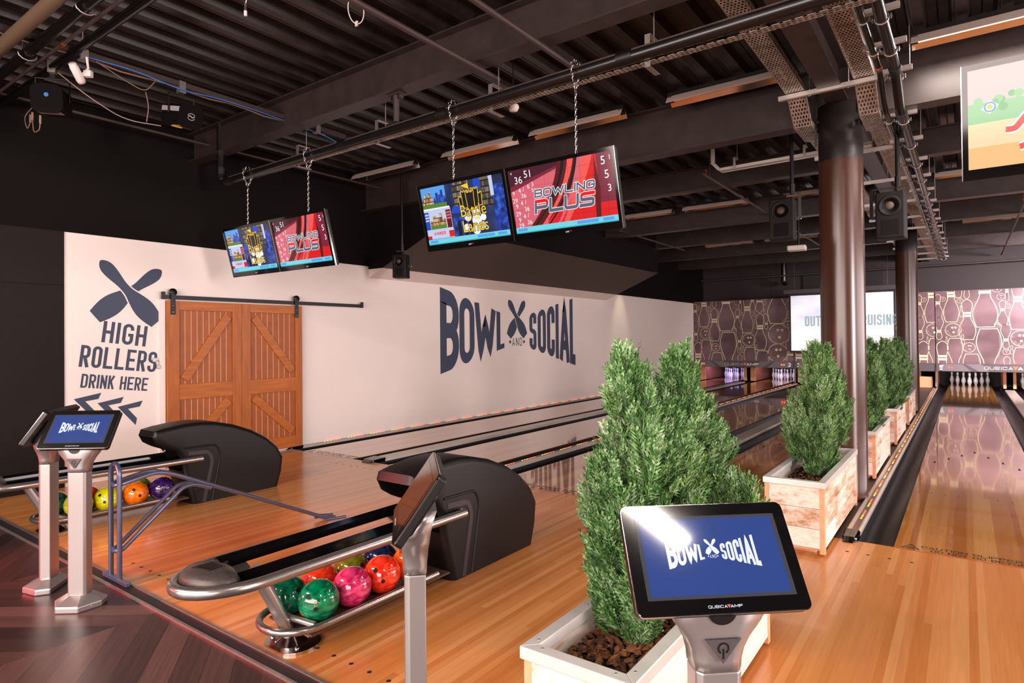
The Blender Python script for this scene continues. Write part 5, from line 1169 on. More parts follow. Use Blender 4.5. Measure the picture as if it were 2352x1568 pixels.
# ------------------------------------------------------------------ pipes and trays under the roof
def perf(name, axis):
    t = NT(name); o = t.xyz(t.coord()); u = o[1] if axis == 'y' else o[0]; v = o[0] if axis == 'y' else o[1]
    a = t.math('DIVIDE', u, 0.034); row = t.math('FLOOR', a); b_ = t.math('ADD', t.math('DIVIDE', v, 0.0258), t.math('MULTIPLY', t.math('MODULO', row, 2.0), 0.5))
    fa = t.math('ABSOLUTE', t.math('SUBTRACT', t.math('FRACT', a), 0.5)); fb = t.math('ABSOLUTE', t.math('SUBTRACT', t.math('FRACT', b_), 0.5))
    hole = t.math('MULTIPLY', t.math('LESS_THAN', fa, 0.3), t.math('LESS_THAN', fb, 0.27))
    nz = t.noise(t.coord(), 12, 3); t.set(t.ramp(nz, [(0.3, srgb(150, 138, 128)), (0.7, srgb(206, 194, 184))]), 0.42, 0.7)
    tr_ = t.n('ShaderNodeBsdfTransparent'); mx = t.n('ShaderNodeMixShader'); t.l(hole, mx.inputs[0]); t.l(t.b.outputs[0], mx.inputs[1]); t.l(tr_.outputs[0], mx.inputs[2]); t.l(mx.outputs[0], t.t.nodes['Material Output'].inputs[0]); return t.m
PERFY, PERFX = perf('perforated_steel', 'y'), perf('perforated_steel_across', 'x')
def dusty(name, base, dust, lim=0.55):
    t = NT(name); g = t.n('ShaderNodeNewGeometry'); z = t.xyz(g.outputs['Normal'])[2]; nz = t.noise(t.coord(), 14, 4)
    f = t.math('MULTIPLY', t.ramp(z, [(lim, (0, 0, 0, 1)), (min(1.0, lim+0.3), (1, 1, 1, 1))]), t.math('ADD', t.math('MULTIPLY', nz, 0.6), 0.35))
    t.set(t.mix(f, base, dust), t.math('ADD', t.math('MULTIPLY', f, 0.5), 0.26), 0, 0.5); MATS[name] = t.m; return t.m
PIPEB = dusty('black_pipe', srgb(18, 15, 16), srgb(128, 108, 98), 0.35)
DUST = plain('brown_pipe', srgb(58, 46, 43), 0.5)
t_ = thing('drain_pipe', 'thick black horizontal pipe carrying the monitors', 'pipe', (0, 0, 0))
b = MB(); b.tube([(2.2, -1.36, 3.60)] + [(-7.30, -1.36, 3.515)] + [(-7.36 - 0.07*sin(radians(a)), -1.36, 3.585 - 0.07*cos(radians(a))) for a in range(0, 91, 18)] + [(-7.43, -1.36, 4.21)], 0.05, 16); b.build('pipe', PIPEB, t_)
for x in (-7.25, -5.1, -3.75, -2.0): MB().tube([(x-0.06, -1.36, 3.518+(x+7.3)*0.009), (x+0.06, -1.36, 3.519+(x+7.3)*0.009)], 0.055, 16).build('coupling', BLKM, t_)
MB().tube([(-7.43, -1.36, 3.62), (-7.43, -1.36, 3.70)], 0.056, 16).build('coupling', BLKM, t_)
t_ = thing('pipe_drop', 'short brown steel stub between roof beam and black pipe', 'pipe stub', (-4.33, -1.37, 3.6)); MB().tube([(0, 0, 0.0), (0, 0, 0.25)], 0.03, 12).build('stub', DUST, t_)
b = MB(); b.box(-0.09, 0.09, -0.05, 0.05, 0.245, 0.256); b.box(-0.075, -0.055, -0.02, 0.02, 0.21, 0.245); b.box(0.055, 0.075, -0.02, 0.02, 0.21, 0.245); b.build('clamp_plate', DUST, t_)
t_ = thing('cable_tray', 'narrow perforated tray running beside the thick black pipe', 'cable tray'); b = MB(); b.box(-7.0, 2.0, -1.32, -1.25, 3.512, 3.515); b.build('tray_bottom', PERFX, t_)
b = MB(); b.box(-7.0, 2.0, -1.252, -1.250, 3.515, 3.54); b.build('tray_side', plain('dusty_steel', srgb(104, 90, 82), 0.5, 0.5), t_)
b = MB(); b.tube([(-7.0, -1.28, 3.525), (-4, -1.265, 3.525), (-1, -1.28, 3.525), (1.9, -1.265, 3.525)], 0.01, 6); b.tube([(-7.0, -1.265, 3.525), (-3, -1.265, 3.525), (1.9, -1.265, 3.525)], 0.01, 6); b.build('cables', BLK, t_)
for x, lab in ((-5.96, 'steel tray hanger above the right screen of the farther monitor pair'), (-4.68, 'steel tray hanger left of the brown pipe stub'), (-3.27, 'steel tray hanger between the brown stub and the right-hand chain'), (-1.86, 'steel tray hanger beyond the right-hand chain')):
    t_ = thing('tray_hanger', lab, 'tray hanger', (x, -1.23, 3.49), 0, 'steel hangers of the tray')
    b = MB(); b.box(-0.02, 0.02, -0.075, -0.07, -0.004, 0.23); b.box(-0.02, 0.02, -0.075, 0.07, 0.225, 0.23); b.box(-0.02, 0.02, -0.075, 0.10, -0.008, -0.004); b.build('bracket', STEEL, t_)
    MB().tube([(0, 0.045, 0.20), (0, 0.045, ZD-3.49)], 0.005, 6).build('threaded_rod', STEEL, t_)
def tray(xc, w_, path, lab, seg):
    t_ = thing('cable_tray', lab, 'cable tray', (xc, 0, 0), 0, 'perforated trays over the walkway'); b, s_ = MB(), MB()
    for (ya, za), (yb, zb_) in zip(path, path[1:]):
        b.add([(-w_/2, ya, za), (w_/2, ya, za), (w_/2, yb, zb_), (-w_/2, yb, zb_)], [(0, 1, 2, 3)])
        for sx in (-1, 1):
            x = sx*w_/2; b.add([(x, ya, za), (x, yb, zb_), (x, yb, zb_+0.05), (x, ya, za+0.05)], [(0, 1, 2, 3)]); s_.bar((x, ya, za+0.05), (x, yb, zb_+0.05), 0.008, 0.006); s_.bar((x, ya, za), (x, yb, zb_), 0.005, 0.005)
    b.build('tray_sheet', PERFY, t_, recalc=False); s_.build('tray_edge', STEEL, t_); c = MB()
    for dx in (-0.03, 0.02, 0.045): c.tube([(dx, y, z+0.012) for y, z in path], 0.009, 6)
    c.build('cables', BLK, t_)
PATH = [(-9.0, 3.85), (0.85, 3.85), (1.16, 3.61), (1.66, 3.61), (1.95, 3.68), (6.6, 3.68), (6.8, 3.64), (7.1, 3.64), (7.3, 3.70), (15.8, 3.70)]
tray(-1.33, 0.155, PATH, 'perforated cable tray passing left of the near column', 0); tray(-0.765, 0.155, PATH, 'perforated cable tray passing right of the near column', 0)
for i, y in enumerate((0.86, 2.6, 4.3, 6.0, 7.7, 9.1, 10.8, 12.3, 13.8, 15.2)):
    z = 3.825 if i == 0 else (3.655 if y < 6.5 else 3.675); t_ = thing('support_channel', 'pale steel channel nearest the camera across both perforated trays' if i == 0 else 'pale steel channel crossing below both perforated trays', 'support channel', (-1.05, y, z), 0, 'first support channel' if i == 0 else 'support channels farther back')
    b = MB(); b.box(-0.43, 0.40, -0.02, 0.02, -0.022, 0.018); b.build('channel', plain('zinc_bright', srgb(206, 200, 194), 0.35, 0.6), t_)
    b = MB()
    for dx in (-0.16, 0.16): b.tube([(dx, 0, -0.03), (dx, 0, ZD-z)], 0.005, 6); b.lathe([(0.014, -0.03), (0.014, -0.022), (0.001, -0.022)], 6, (dx, 0, 0))
    b.build('threaded_rod', STEEL, t_)
t_ = thing('cable_tray', 'galvanised tray turning up behind the second roof beam', 'cable tray', (0, 2.72, 0)); b = MB()
pts = [(-2.72, ZD-0.02), (-2.72, 3.83), (-2.62, 3.72), (-0.9, 3.735)]
for (xa, za), (xb_, zb_) in zip(pts, pts[1:]): b.add([(xa, -0.06, za), (xb_, -0.06, zb_), (xb_, 0.06, zb_), (xa, 0.06, za)], [(0, 1, 2, 3)]); b.bar((xa, -0.06, za+0.015), (xb_, -0.06, zb_+0.015), 0.004, 0.035); b.bar((xa, 0.06, za+0.015), (xb_, 0.06, zb_+0.015), 0.004, 0.035)
b.build('tray_sheet', plain('zinc_bright', srgb(206, 200, 194), 0.35, 0.6), t_, recalc=False)
b = MB()
for x in (-2.42, -1.6): b.box(x-0.015, x+0.015, -0.085, -0.08, 3.70, 3.86); b.box(x-0.015, x+0.015, -0.085, 0.06, 3.855, 3.86); b.tube([(x, 0.04, 3.84), (x, 0.04, ZD)], 0.005, 6)
b.build('hanger', STEEL, t_)
for x, r, dz, lab in ((-0.52, 0.04, 0, 'thicker black pipe of the pair right of the near column'), (-0.635, 0.024, 0.016, 'thinner black pipe of the pair right of the near column')):
    t_ = thing('service_pipe', lab, 'pipe', (x, 0, 0), 0, 'black service pipes'); z0_, z1_ = 3.80, 3.60
    b = MB(); b.tube(smooth_path([(0, -9, z0_+dz), (0, 0.75, z0_+dz), (0, 1.15, z1_+dz), (0, 15.6, 3.64+dz)], 0.08, 4), r, 12); b.build('pipe', PIPEB, t_)
    b = MB()
    for y, z in ((0.30, z0_), (0.62, z0_)) if r < 0.03 else (): b.tube([(0, y-0.03, z+dz), (0, y+0.03, z+dz)], r+0.005, 12)
    if r < 0.03: b.build('fitting', COPPER, t_)
    else:
        for y, z in ((0.66, z0_), (1.3, z1_)): b.tube([(0, y-0.06, z+dz), (0, y+0.06, z+dz)], r+0.009, 12)
        b.build('coupling', BLKM, t_)
k = 0; y = -0.35
while y < 15.5:
    z = 3.80 if y < 0.9 else 3.60; t_ = thing('pipe_bracket', 'short zinc bracket clamping the two black pipes right of the near column', 'pipe bracket', (-0.56, y, z), 0, 'pipe brackets')
    MB().box(-0.15, 0.15, -0.02, 0.02, 0.048, 0.085).build('channel', plain('zinc_bright', srgb(206, 200, 194), 0.35, 0.6), t_)
    b = MB()
    for x, r in ((0.04, 0.041), (-0.075, 0.025)):
        zc = 0 if r > 0.03 else 0.016
        b.tube([(x + (r+0.003)*cos(radians(a)), 0, zc + (r+0.003)*sin(radians(a))) for a in range(0, 360, 30)], 0.006, 6, True)
        for s_ in (-1, 1): b.tube([(x+s_*(r+0.016), 0, zc-0.018), (x+s_*(r+0.016), 0, zc+0.018)], 0.005, 6); b.box(x+s_*(r+0.016)-0.008, x+s_*(r+0.016)+0.008, -0.006, 0.006, zc-0.004, zc+0.004)
    b.build('pipe_clamp', STEEL, t_)
    if k % 2 == 0: MB().tube([(0.13, 0, 0.05), (0.13, 0, ZD-z)], 0.005, 6).build('threaded_rod', STEEL, t_)
    y += 0.62 if y < 1.2 else 0.95; k += 1

# ------------------------------------------------------------------ light fittings
TUBE_ON = glow('tube_lit', (1.0, 0.92, 0.86, 1), 16.0); TUBE_OFF = plain('tube_unlit', srgb(225, 215, 205), 0.3)
REFL = plain('reflector_mirror', srgb(205, 196, 190), 0.1, 1.0); LOUV = plain('reflector_outer', srgb(196, 176, 164), 0.45)
def batten(x0, x1, y, z, lab, lit, power=0, grp='fluorescent light fittings'):
    t_ = thing('light_fitting', lab, 'light fitting', ((x0+x1)/2, y, z), 0, grp); h = (x1-x0)/2
    MB().box(-h, h, -0.03, 0.03, 0.02, 0.07).build('housing', BLKM, t_)
    b = MB(); b.prism([(-0.032, 0.02), (-0.085, -0.055), (-0.088, -0.052), (-0.035, 0.026)], 'x', -h, h); b.prism([(0.032, 0.02), (0.085, -0.055), (0.088, -0.052), (0.035, 0.026)], 'x', -h, h); b.build('reflector_wing', LOUV, t_)
    b = MB(); b.add([(-h, -0.031, 0.0185), (h, -0.031, 0.0185), (h, -0.083, -0.055), (-h, -0.083, -0.055)], [(0, 1, 2, 3)]); b.add([(-h, 0.031, 0.0185), (h, 0.031, 0.0185), (h, 0.083, -0.055), (-h, 0.083, -0.055)], [(0, 1, 2, 3)]); b.box(-h, h, -0.03, 0.03, 0.017, 0.0195); b.build('mirror', REFL, t_, recalc=False)
    for yy in (-0.025, 0.025): MB().tube([(-h+0.05, yy, -0.005), (h-0.05, yy, -0.005)], 0.013, 10).build('tube', TUBE_ON if lit else TUBE_OFF, t_)
    b = MB(); b.box(-h, -h+0.05, -0.045, 0.045, -0.02, 0.02); b.box(h-0.05, h, -0.045, 0.045, -0.02, 0.02); b.build('lamp_holder', BLKM, t_)
    b = MB(); b.tube([(-h*0.7, 0, 0.07), (-h*0.7, 0, ZD+0.07-z)], 0.004, 6); b.tube([(h*0.7, 0, 0.07), (h*0.7, 0, ZD+0.07-z)], 0.004, 6); b.build('suspension', BLKM, t_)
    if lit and power: area('fitting_light', ((x0+x1)/2, y, z-0.07), ((x0+x1)/2, y, 0), x1-x0-0.1, 0.14, power, (1.0, 0.86, 0.78))
for x0, x1, lab in ((-7.75, -6.42, 'unlit fluorescent fitting nearest the side wall, before the second beam'), (-5.86, -4.66, 'unlit fluorescent fitting above the gap between the monitor pairs'), (-4.40, -3.15, 'unlit fluorescent fitting above the nearer monitor pair'), (-2.62, -1.45, 'unlit fluorescent fitting just left of the near column')): batten(x0, x1, 0.98, 4.12, lab, False)
batten(-0.42, 0.83, 0.98, 4.12, 'brightly lit fluorescent fitting at the upper right', True, 60)
for x0, x1, y, lab in ((-5.75, -4.72, 6.38, 'fitting behind the right edge of the nearer monitor pair'), (-4.50, -3.26, 6.38, 'pale fitting left of the left-hand ceiling speaker'), (-2.6, -1.4, 6.38, 'fitting between the left-hand ceiling speaker and the column'), (-0.43, 0.8, 6.38, 'fitting left of the pale monitor at the right'), (-5.8, -4.55, 11.5, 'far fitting below the fourth beam, left of the white projector'), (-4.25, -3.0, 11.5, 'far fitting directly left of the white projector'), (-0.1, 1.2, 11.5, 'far fitting right of the pipes, below the pale monitor')):
    batten(x0, x1, y, 4.08, 'unlit fluorescent ' + lab, False)
for x0, x1, y, lab in ((-5.4, -4.2, 5.0, 'dark slim fitting behind the nearer monitors, edged in amber'), (-4.2, -2.5, 5.0, 'dark slim fitting with amber stripe left of the left-hand speaker')):
    t_ = thing('light_fitting', lab, 'light fitting', ((x0+x1)/2, y, 4.05), 0, 'slim dark fittings'); h = (x1-x0)/2; MB().box(-h, h, -0.05, 0.05, 0, 0.09).build('housing', BLKM, t_)
    MB().box(-h+0.03, h-0.03, -0.035, 0.035, -0.006, 0).build('diffuser', plain('painted_amber_reflection', srgb(176, 126, 60), 0.12, 0.6), t_); MB().tube([(-h*0.6, 0, 0.09), (-h*0.6, 0, 0.168)], 0.004, 6).build('suspension', BLKM, t_)  # amber reflection under the fitting is painted as the diffuser's colour
# lit fittings over the seating area behind the camera
for x0, x1, lab in ((0.72, 2.0, 'lit fluorescent fitting mirrored in the foreground console screen'),): batten(x0, x1, -4.85, 4.08, lab, True, 60)

# ------------------------------------------------------------------ loudspeakers
def speaker(loc, w_, h, d, rz, lab, pole, side):
    t_ = thing('loudspeaker', lab, 'loudspeaker', loc, rz, 'ceiling loudspeakers')
    MB().box(-w_/2, w_/2, -d/2, d/2, -h/2, h/2).build('cabinet', plain('speaker_black', srgb(16, 13, 14), 0.5, spec=0.3), t_, 0.012)
    b = MB(); b.box(-w_/2+0.012, w_/2-0.012, -d/2-0.004, -d/2+0.002, -h/2+0.012, h/2-0.012); gr = b.build('grille', plain('grille', srgb(17, 14, 15), 0.6, spec=0.2, noise=0.35, nscale=420), t_)
    cz = h*0.2; R_ = w_*0.40
    b = MB(); b.lathe([(R_*0.98, 0), (R_, -0.005), (R_*0.9, -0.003), (R_*0.45, 0.0), (R_*0.9, 0.0)], 24, (0, -d/2-0.004, cz), axis='y'); b.build('woofer', plain('speaker_black', srgb(16, 13, 14), 0.5, spec=0.3), t_)
    MB().lathe([(0.0001, -0.010), (R_*0.22, -0.008), (R_*0.36, 0.0)], 20, (0, -d/2-0.005, cz), axis='y').build('dust_cap', plain('dust_cap_taupe', srgb(84, 66, 60), 0.5), t_)
    b = MB(); b.box(-w_*0.30, w_*0.30, -d/2-0.007, -d/2-0.003, -h*0.42, -h*0.10); b.build('horn', plain('horn_black', srgb(14, 12, 13), 0.7, spec=0.15), t_, 0.002)
    px, top = pole; s_ = side
    b = MB(); b.box(-0.0, 0.0001, 0, 0.0001, 0, 0.0001) if False else None
    b.bar((s_*(w_/2+0.05), 0, 0.0), (s_*(w_/2+0.05), 0, h/2+0.06), 0.03, 0.008); b.bar((s_*(w_/2+0.05), 0, h/2+0.06), (px-0.09*s_, 0, h/2+0.06), 0.03, 0.012); b.bar((s_*w_/2, 0, 0), (s_*(w_/2+0.05), 0, 0), 0.03, 0.03)
    b.tube([(px, 0, h/2+0.05), (px, 0, h/2+0.16)], 0.028, 10); b.build('yoke', BLKM, t_)
    b = MB(); b.tube([(px, 0, h/2+0.06), (px, 0, top-loc[2])], 0.021, 10); b.build('hanging_pole', PIPEB, t_)
    b = MB(); b.lathe([(0.001, 0.0), (0.014, 0.0), (0.014, 0.012), (0.001, 0.012)], 8, (s_*(w_/2+0.055), 0, 0), axis='x'); b.build('bolt', CHROME, t_); return t_
speaker((-1.71, 2.0, 2.87), 0.25, 0.455, 0.22, 0.05, 'black loudspeaker hanging left of the near column', (0.10, ZD), 1)
speaker((-0.67, 2.0, 2.785), 0.255, 0.47, 0.22, -0.05, 'black loudspeaker hanging right of the near column', (0.06, ZD), -1)
speaker((-7.03, 1.26, 2.69), 0.21, 0.36, 0.2, 0.45, 'small black loudspeaker near the sloping bulkhead by the side wall', (0.02, ZD), 1)

# ------------------------------------------------------------------ projection screen and projectors
t_ = thing('projection_screen', 'lowered projection screen with a pale sky picture behind the near column', 'projection screen', (-3.26, 16.35, 0))
PS = NT('projected_sky'); o = PS.xyz(PS.coord()); zf = PS.math('DIVIDE', PS.math('SUBTRACT', o[2], 1.05), 1.85)
nz = PS.noise(PS.vscale(PS.coord(), (1, 1, 1.6)), 1.1, 4); cl = PS.ramp(nz, [(0.42, srgb(150, 172, 214)), (0.62, srgb(226, 232, 240))])
PS.set(srgb(230, 230, 232), 0.8); mxx = PS.mix(PS.ramp(zf, [(0.30, (0, 0, 0, 1)), (0.62, (1, 1, 1, 1))]), srgb(246, 238, 236), cl); PS.l(mxx, PS.b.inputs['Emission Color']); PS.b.inputs['Emission Strength'].default_value = 0.6
MB().box(-1.42, 1.45, 0, 0.01, 1.10, 2.88).build('screen_fabric', PS.m, t_)
b = MB(); b.box(-1.47, -1.42, -0.002, 0.012, 1.05, 2.95); b.box(1.45, 1.50, -0.002, 0.012, 1.05, 2.95); b.box(-1.42, 1.45, -0.002, 0.012, 2.88, 2.95); b.box(-1.47, 1.50, -0.012, 0.018, 1.03, 1.10); b.build('black_border', BLK, t_)
b = MB(); b.box(-1.62, 1.62, -0.06, 0.07, 2.95, 3.08); b.tube([(-1.3, 0, 3.08), (-1.3, 0, ZD)], 0.006, 6); b.tube([(1.3, 0, 3.08), (1.3, 0, ZD)], 0.006, 6); b.build('roller_case', plain('case_grey', srgb(70, 62, 66), 0.5), t_)
A_ = Art((-1.42, -0.001, 1.10), (1, 0, 0), (0, 0, 1)); q, tw = text('OUT          CRUISING', 0.33, 0.135, 0.05, 0.028); A_.put(q, 0.001, 0, 0.42, 0.78); A_.build('picture_title', glow('title_blue', srgb(196, 218, 230), 0.7), t_)
t_ = thing('projector', 'small white projector hanging from the roof left of the near column', 'projector', (-2.78, 8.0, 3.33), 0.1)
MB().box(-0.17, 0.17, -0.13, 0.13, -0.05, 0.05).build('body', WHTP, t_, 0.02); b = MB()
for k in range(4): b.box(-0.02+k*0.045, 0.015+k*0.045, -0.05, 0.04, 0.0495, 0.052)
b.build('sockets', BLK, t_); MB().lathe([(0.035, 0), (0.035, 0.02), (0.025, 0.022), (0.001, 0.018)], 16, (-0.08, 0.13, 0), axis='y').build('lens', BLKG, t_)
MB().tube([(0.03, 0, 0.05), (0.03, 0, ZD-3.33)], 0.02, 10).build('ceiling_pole', BLKM, t_)

# ------------------------------------------------------------------ pipework and effect lights at the upper left
def runpipe(name, lab, pts, r, mat_, cat='pipe', grp=None): o = MB().tube(pts, r, 10).build(name, mat_); tag(o, lab, cat, grp); return o
GP = 'thin roof pipes'
runpipe('sprinkler_pipe', 'thin dark pipe along the top of the side wall, turning down by the small speaker', smooth_path([(-7.66, -9.3, 4.02), (-7.66, 1.9, 4.02), (-7.66, 1.9, 3.25)], 0.05), 0.017, DUST, 'pipe', GP)
runpipe('sprinkler_pipe', 'dark pipe crossing from the top edge towards the upper left corner', [(2.0, -3.38, 4.0), (-7.9, -3.38, 4.0)], 0.035, PIPEB, 'pipe', GP)
runpipe('sprinkler_pipe', 'dark thin pipe right of the white wire loop, ending at the first beam', [(-3.32, -9, 3.825), (-3.32, -1.12, 3.825)], 0.023, DUST, 'pipe', GP)
runpipe('sprinkler_pipe', 'dark thin pipe crossing the first beam above the nearer monitors', [(-2.68, -9, 3.825), (-2.68, -0.9, 3.825)], 0.023, DUST, 'pipe', GP)
t_ = thing('drain_pipe', 'fat brownish pipe across the very top left corner', 'pipe'); MB().tube([(1.5, -3.80, 3.96), (-7.9, -3.80, 3.96)], 0.05, 14).build('pipe', plain('dusty_pipe', srgb(104, 84, 66), 0.5), t_)
t_ = thing('service_pipe', 'black and copper-jointed pipes beside the fat brownish pipe at the top left', 'pipe')
b = MB(); b.tube([(1.5, -3.63, 3.97), (-7.9, -3.63, 3.97)], 0.04, 12); b.build('black_pipe', PIPEB, t_); b = MB(); b.tube([(1.5, -3.53, 3.95), (-7.9, -3.53, 3.95)], 0.014, 8); b.build('thin_pipe', DUST, t_)
b = MB(); b.tube([(-5.9, -3.53, 3.95), (-5.82, -3.53, 3.95)], 0.020, 10); b.build('copper_joint', COPPER, t_)
b = MB()
for x in (-6.3, -5.1, -3.9):
    b.tube([(x, -3.53 - 0.1 + 0.065*cos(radians(a)), 3.96 + 0.05*sin(radians(a))) for a in range(180, 361, 30)], 0.006, 6); b.tube([(x, -3.66, 3.97), (x, -3.66, ZD)], 0.006, 6)
b.build('hanger_clip', STEEL, t_)
t_ = thing('lighting_bar', 'dark bar carrying effect lights and cables at the upper left', 'lighting bar'); MB().bar((-6.1, -4.3, 4.03), (-6.1, -0.55, 4.03), 0.05, 0.045).build('bar', DUST, t_)
b = MB()
for y in (-3.3, -0.95): b.tube([(-6.1, y, 4.03), (-6.1, y, ZD)], 0.006, 6); b.box(-6.14, -6.06, y-0.03, y+0.03, 3.97, 4.06)
b.build('hanger', STEEL, t_)
b = MB(); b.tube(smooth_path([(-6.08, -3.4, 4.0), (-6.06, -2.9, 4.01), (-6.05, -2.5, 3.96), (-6.06, -2.1, 4.0), (-6.08, -1.6, 4.0), (-6.1, -0.8, 3.97), (-6.12, -0.5, 3.9), (-6.2, -1.0, 3.65), (-6.3, -1.3, 3.55)], 0.15), 0.006, 6); b.build('blue_cable', plain('blue_cable', srgb(50, 110, 190), 0.4), t_)
b = MB(); b.tube([(-6.13, y, 4.0 + 0.012*sin(y*9)) for y in [-4.2+0.2*k for k in range(18)]], 0.008, 6); b.tube(smooth_path([(-6.1, -3.2, 4.0), (-6.1, -2.95, 3.9), (-6.1, -2.8, 3.86), (-6.1, -2.72, 3.98)], 0.1), 0.005, 6); b.tube(smooth_path([(-6.1, -2.8, 3.86), (-6.15, -2.75, 3.75), (-6.2, -2.75, 3.62)], 0.1), 0.005, 6); b.build('loose_cables', plain('tan_cable', srgb(120, 98, 80), 0.5), t_)
# gobo projector with a patched label plate
def effect(loc, rz, rx, lab, w_, h, l, front):
    t_ = thing('effect_light', lab, 'effect light', loc, rz, 'effect lights'); R_ = Matrix.Rotation(rx, 4, 'X')
    b = MB(); b.M = R_; b.prism(rrect(-w_/2, w_/2, -h/2, h/2, h*0.25), 'y', -l/2, l/2); b.build('body', plain('matt_black', srgb(14, 11, 12), 0.8, spec=0.08), t_)
    b = MB(); b.M = R_; b.prism(rrect(-w_/2-0.012, w_/2+0.012, -h/2-0.012, h/2+0.012, h*0.3), 'y', -l/2-0.012, -l/2); b.build('end_plate', plain('matt_black', srgb(14, 11, 12), 0.8, spec=0.08), t_)
    A_ = Art(R_ @ Vector((0, -l/2-0.0125, 0)), R_.to_3x3() @ Vector((1, 0, 0)), R_.to_3x3() @ Vector((0, 0, 1)))
    if front == 'ring': A_.put(ribbon([(0.035*cos(radians(a)), 0.03*sin(radians(a))) for a in range(20, 161, 14)], 0.005), 0.001); A_.put(ribbon([(0.035*cos(radians(a)), 0.03*sin(radians(a))) for a in range(200, 341, 14)], 0.005), 0.001); A_.put(ribbon([(-0.03, 0.0), (-0.01, 0.008), (0.01, -0.006), (0.03, 0.004)], 0.008), 0.001); A_.build('printed_ring', SIGNG, t_)
    else: A_.disc(0, 0.03, 0.018, 0.001, 0); A_.build('lens', plain('blue_lens', srgb(60, 120, 190), 0.1), t_)
    b = MB(); b.M = R_; b.box(-w_/2+0.02, w_/2-0.02, -l/2+0.01, -l*0.05, -h/2-0.003, -h/2+0.002); b.build('label_plate', plain('label_silver', srgb(150, 136, 128), 0.5), t_)
    if front == 'ring':
        b = MB(); b.M = R_; b.prism([(-0.05, 0.02), (0.02, 0.02), (0.045, 0.05), (0.0, 0.085), (-0.05, 0.07)], 'z', -h/2-0.006, -h/2); b.build('amber_sticker', glow('amber_window', srgb(255, 160, 40), 0.7), t_)
        b = MB(); b.M = R_; b.box(-w_/2-0.006, -w_/2+0.001, -l/2, l/2, h*0.12, h*0.34); b.build('side_rib', SIGNG, t_)
    b = MB(); b.tube([(-w_/2-0.02, 0, 0), (-w_/2-0.02, 0, h/2+0.09), (w_/2+0.02, 0, h/2+0.09), (w_/2+0.02, 0, 0)], 0.009, 6); b.bar((0, 0, h/2+0.09), (0, 0, 4.0-loc[2]), 0.04, 0.008); b.build('yoke', BLKM, t_)
    MB().box(-0.03, 0.03, -0.03, 0.03, 3.95-loc[2], 4.06-loc[2]).build('hook_clamp', STEEL, t_)
    return t_
effect((-6.1, -2.48, 3.73), 1.6, 0.25, 'black effect light with amber window and printed ring at the upper left', 0.20, 0.20, 0.34, 'ring')
effect((-6.54, -3.38, 3.70), 0.9, 0.12, 'black effect light with small blue lens at the far upper left', 0.22, 0.22, 0.22, 'lens')
b = MB()
for k, (dx, dz) in enumerate(((-0.14, -0.16), (-0.09, -0.15), (0.10, -0.22))): b.tube([(-6.54+dx, -3.50, 3.70+dz+0.04), (-6.54+dx, -3.50, 3.70+dz-0.03)], 0.009, 8)
b.tube(smooth_path([(-6.63, -3.50, 3.52), (-6.60, -3.50, 3.40), (-6.46, -3.50, 3.40), (-6.44, -3.50, 3.46)], 0.08), 0.004, 6); b.tube(smooth_path([(-6.68, -3.50, 3.52), (-6.76, -3.5, 3.46), (-6.85, -3.5, 3.6), (-6.75, -3.46, 3.68)], 0.08), 0.004, 6)
o = b.build('data_cable', plain('tan_cable', srgb(120, 98, 80), 0.5)); tag(o, 'looped cables with silver plugs below the far upper left effect light', 'cable')
b = MB(); b.tube(smooth_path([(-6.35, -3.4, 3.9), (-6.3, -3.2, 3.75), (-6.3, -2.9, 3.62), (-6.2, -2.62, 3.62)], 0.2), 0.005, 6); o = b.build('data_cable', plain('pale_cable', srgb(150, 130, 120), 0.5)); tag(o, 'pale cable sagging between the two effect lights', 'cable')
t_ = thing('security_camera', 'white tubular camera tilted down on the dark pipe at the upper left', 'camera', (-6.05, -3.36, 3.83), 0.7)
b = MB(); b.M = Matrix.Rotation(0.9, 4, 'X'); b.lathe([(0.001, -0.085), (0.03, -0.085), (0.034, -0.06), (0.034, 0.055), (0.03, 0.06), (0.03, 0.08), (0.026, 0.085), (0.001, 0.083)], 16, axis='z'); b.build('body', WHTP, t_)
b = MB(); b.tube([(0.02, 0.03, 0.0), (0.06, 0.05, 0.06), (0.06, 0.03, 0.15)], 0.01, 8); b.box(0.03, 0.09, 0.03, 0.07, -0.01, 0.04); b.build('mount_arm', WHTP, t_)
t_ = thing('hanging_plug', 'white cable with a silver and white plug hanging at the top edge', 'cable plug', (-4.28, -2.90, 4.0)); MB().tube(smooth_path([(0.05, 0, 0.2), (0.03, 0, 0.09), (0, 0, 0.03)], 0.05), 0.004, 6).build('cable', WHTP, t_)
MB().lathe([(0.004, 0.05), (0.008, 0.03), (0.010, -0.02), (0.011, -0.02), (0.011, -0.055), (0.001, -0.055)], 12).build('plug_body', plain('plug_grey', srgb(130, 124, 122), 0.35, 0.5), t_); MB().lathe([(0.0115, -0.02), (0.0115, -0.056), (0.001, -0.057)], 12).build('plug_tip', WHTP, t_)
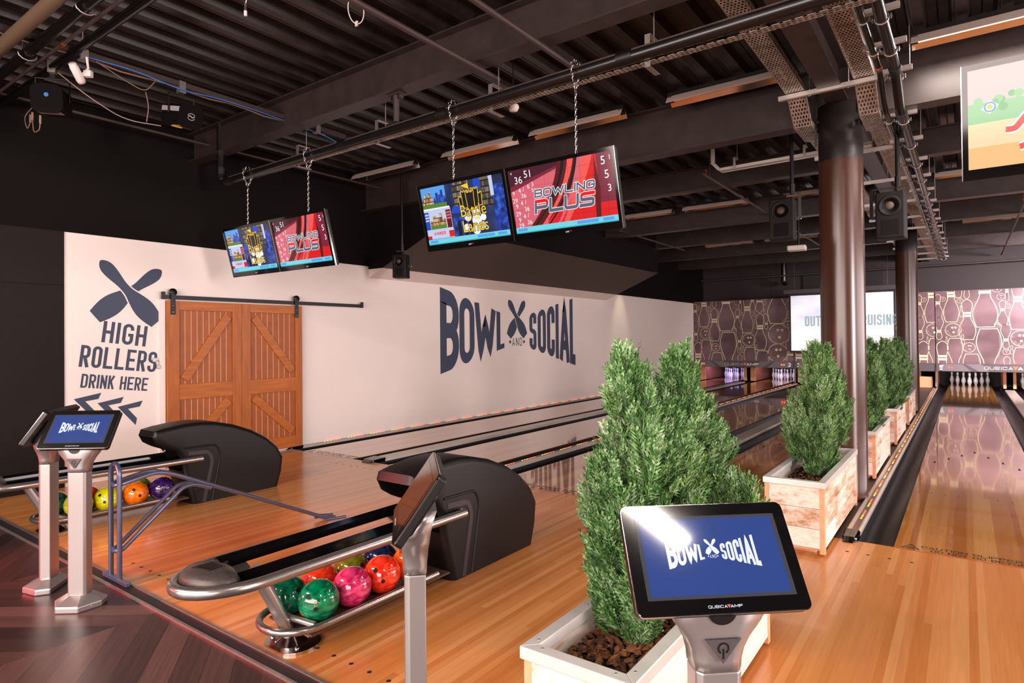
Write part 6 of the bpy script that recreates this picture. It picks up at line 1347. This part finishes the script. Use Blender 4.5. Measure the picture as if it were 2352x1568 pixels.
b = MB(); b.tube([(-3.66 + 0.05*cos(radians(a)) - 0.02*sin(radians(a)), -2.40 + 0.03*cos(radians(a)), 4.0 + 0.11*sin(radians(a))) for a in range(60, 390, 15)], 0.004, 6); b.box(-3.66, -3.635, -2.41, -2.40, 3.875, 3.91)
o = b.build('wire_loop', WHTP); tag(o, 'white wire loop with a clip hanging at the top edge', 'wire loop')
for x, ya, yb, z, lab in ((-3.02, 3.2, 13.4, 3.86, 'long thin pipe with a sprinkler head slanting past the left-hand speaker'), (-6.0, 6.6, 10.4, 3.85, 'thin pipe with a sprinkler head near the bulkhead'), (0.78, 8.5, 17.2, 3.85, 'thin pipe below the pale monitor at the right edge')):
    t_ = thing('sprinkler_pipe', lab, 'pipe', (x, ya, z), 0, GP); MB().tube([(0, 0, 0), (0.0, yb-ya, 0)], 0.02, 8).build('pipe', DUST, t_)
    b = MB(); b.tube([(0, 0.15, 0), (0, 0.15, 0.08)], 0.007, 6); b.lathe([(0.02, 0.08), (0.02, 0.084), (0.001, 0.085)], 8, (0, 0.15, 0)); b.tube([(0, 0.3, 0), (0, 0.3, ZD-z)], 0.004, 6); b.tube([(0, yb-ya-0.2, 0), (0, yb-ya-0.2, ZD-z)], 0.004, 6); b.build('sprinkler_head', COPPER, t_)
runpipe('sprinkler_pipe', 'thin horizontal pipe in front of the dark end wall', [(-7.9, 17.1, 3.62), (2.5, 17.1, 3.66)], 0.03, DUST, 'pipe', GP)
runpipe('drain_pipe', 'black vertical down pipe on the dark end wall', smooth_path([(-5.07, 17.2, ZD), (-5.07, 17.2, 3.40), (-5.07, 17.45, 3.40)], 0.08), 0.09, PIPEB, 'pipe')
b = MB(); b.box(-4.55, -2.2, 17.62, 17.69, 3.0, 3.72); o = b.build('trim_7', plain('vent_black', srgb(24, 19, 20), 0.6)); o['kind'] = 'structure'
t_ = thing('smoke_detector', 'small white smoke detector under the tray between the chains', 'smoke detector', (-3.25, -1.0, 3.57)); MB().lathe([(0.045, 0.05), (0.05, 0.03), (0.035, 0.0), (0.001, -0.004)], 18).build('cover', WHTP, t_); MB().tube([(0, 0, 0.03), (0, 0, ZD+0.07-3.57)], 0.006, 6).build('rod', BLKM, t_)
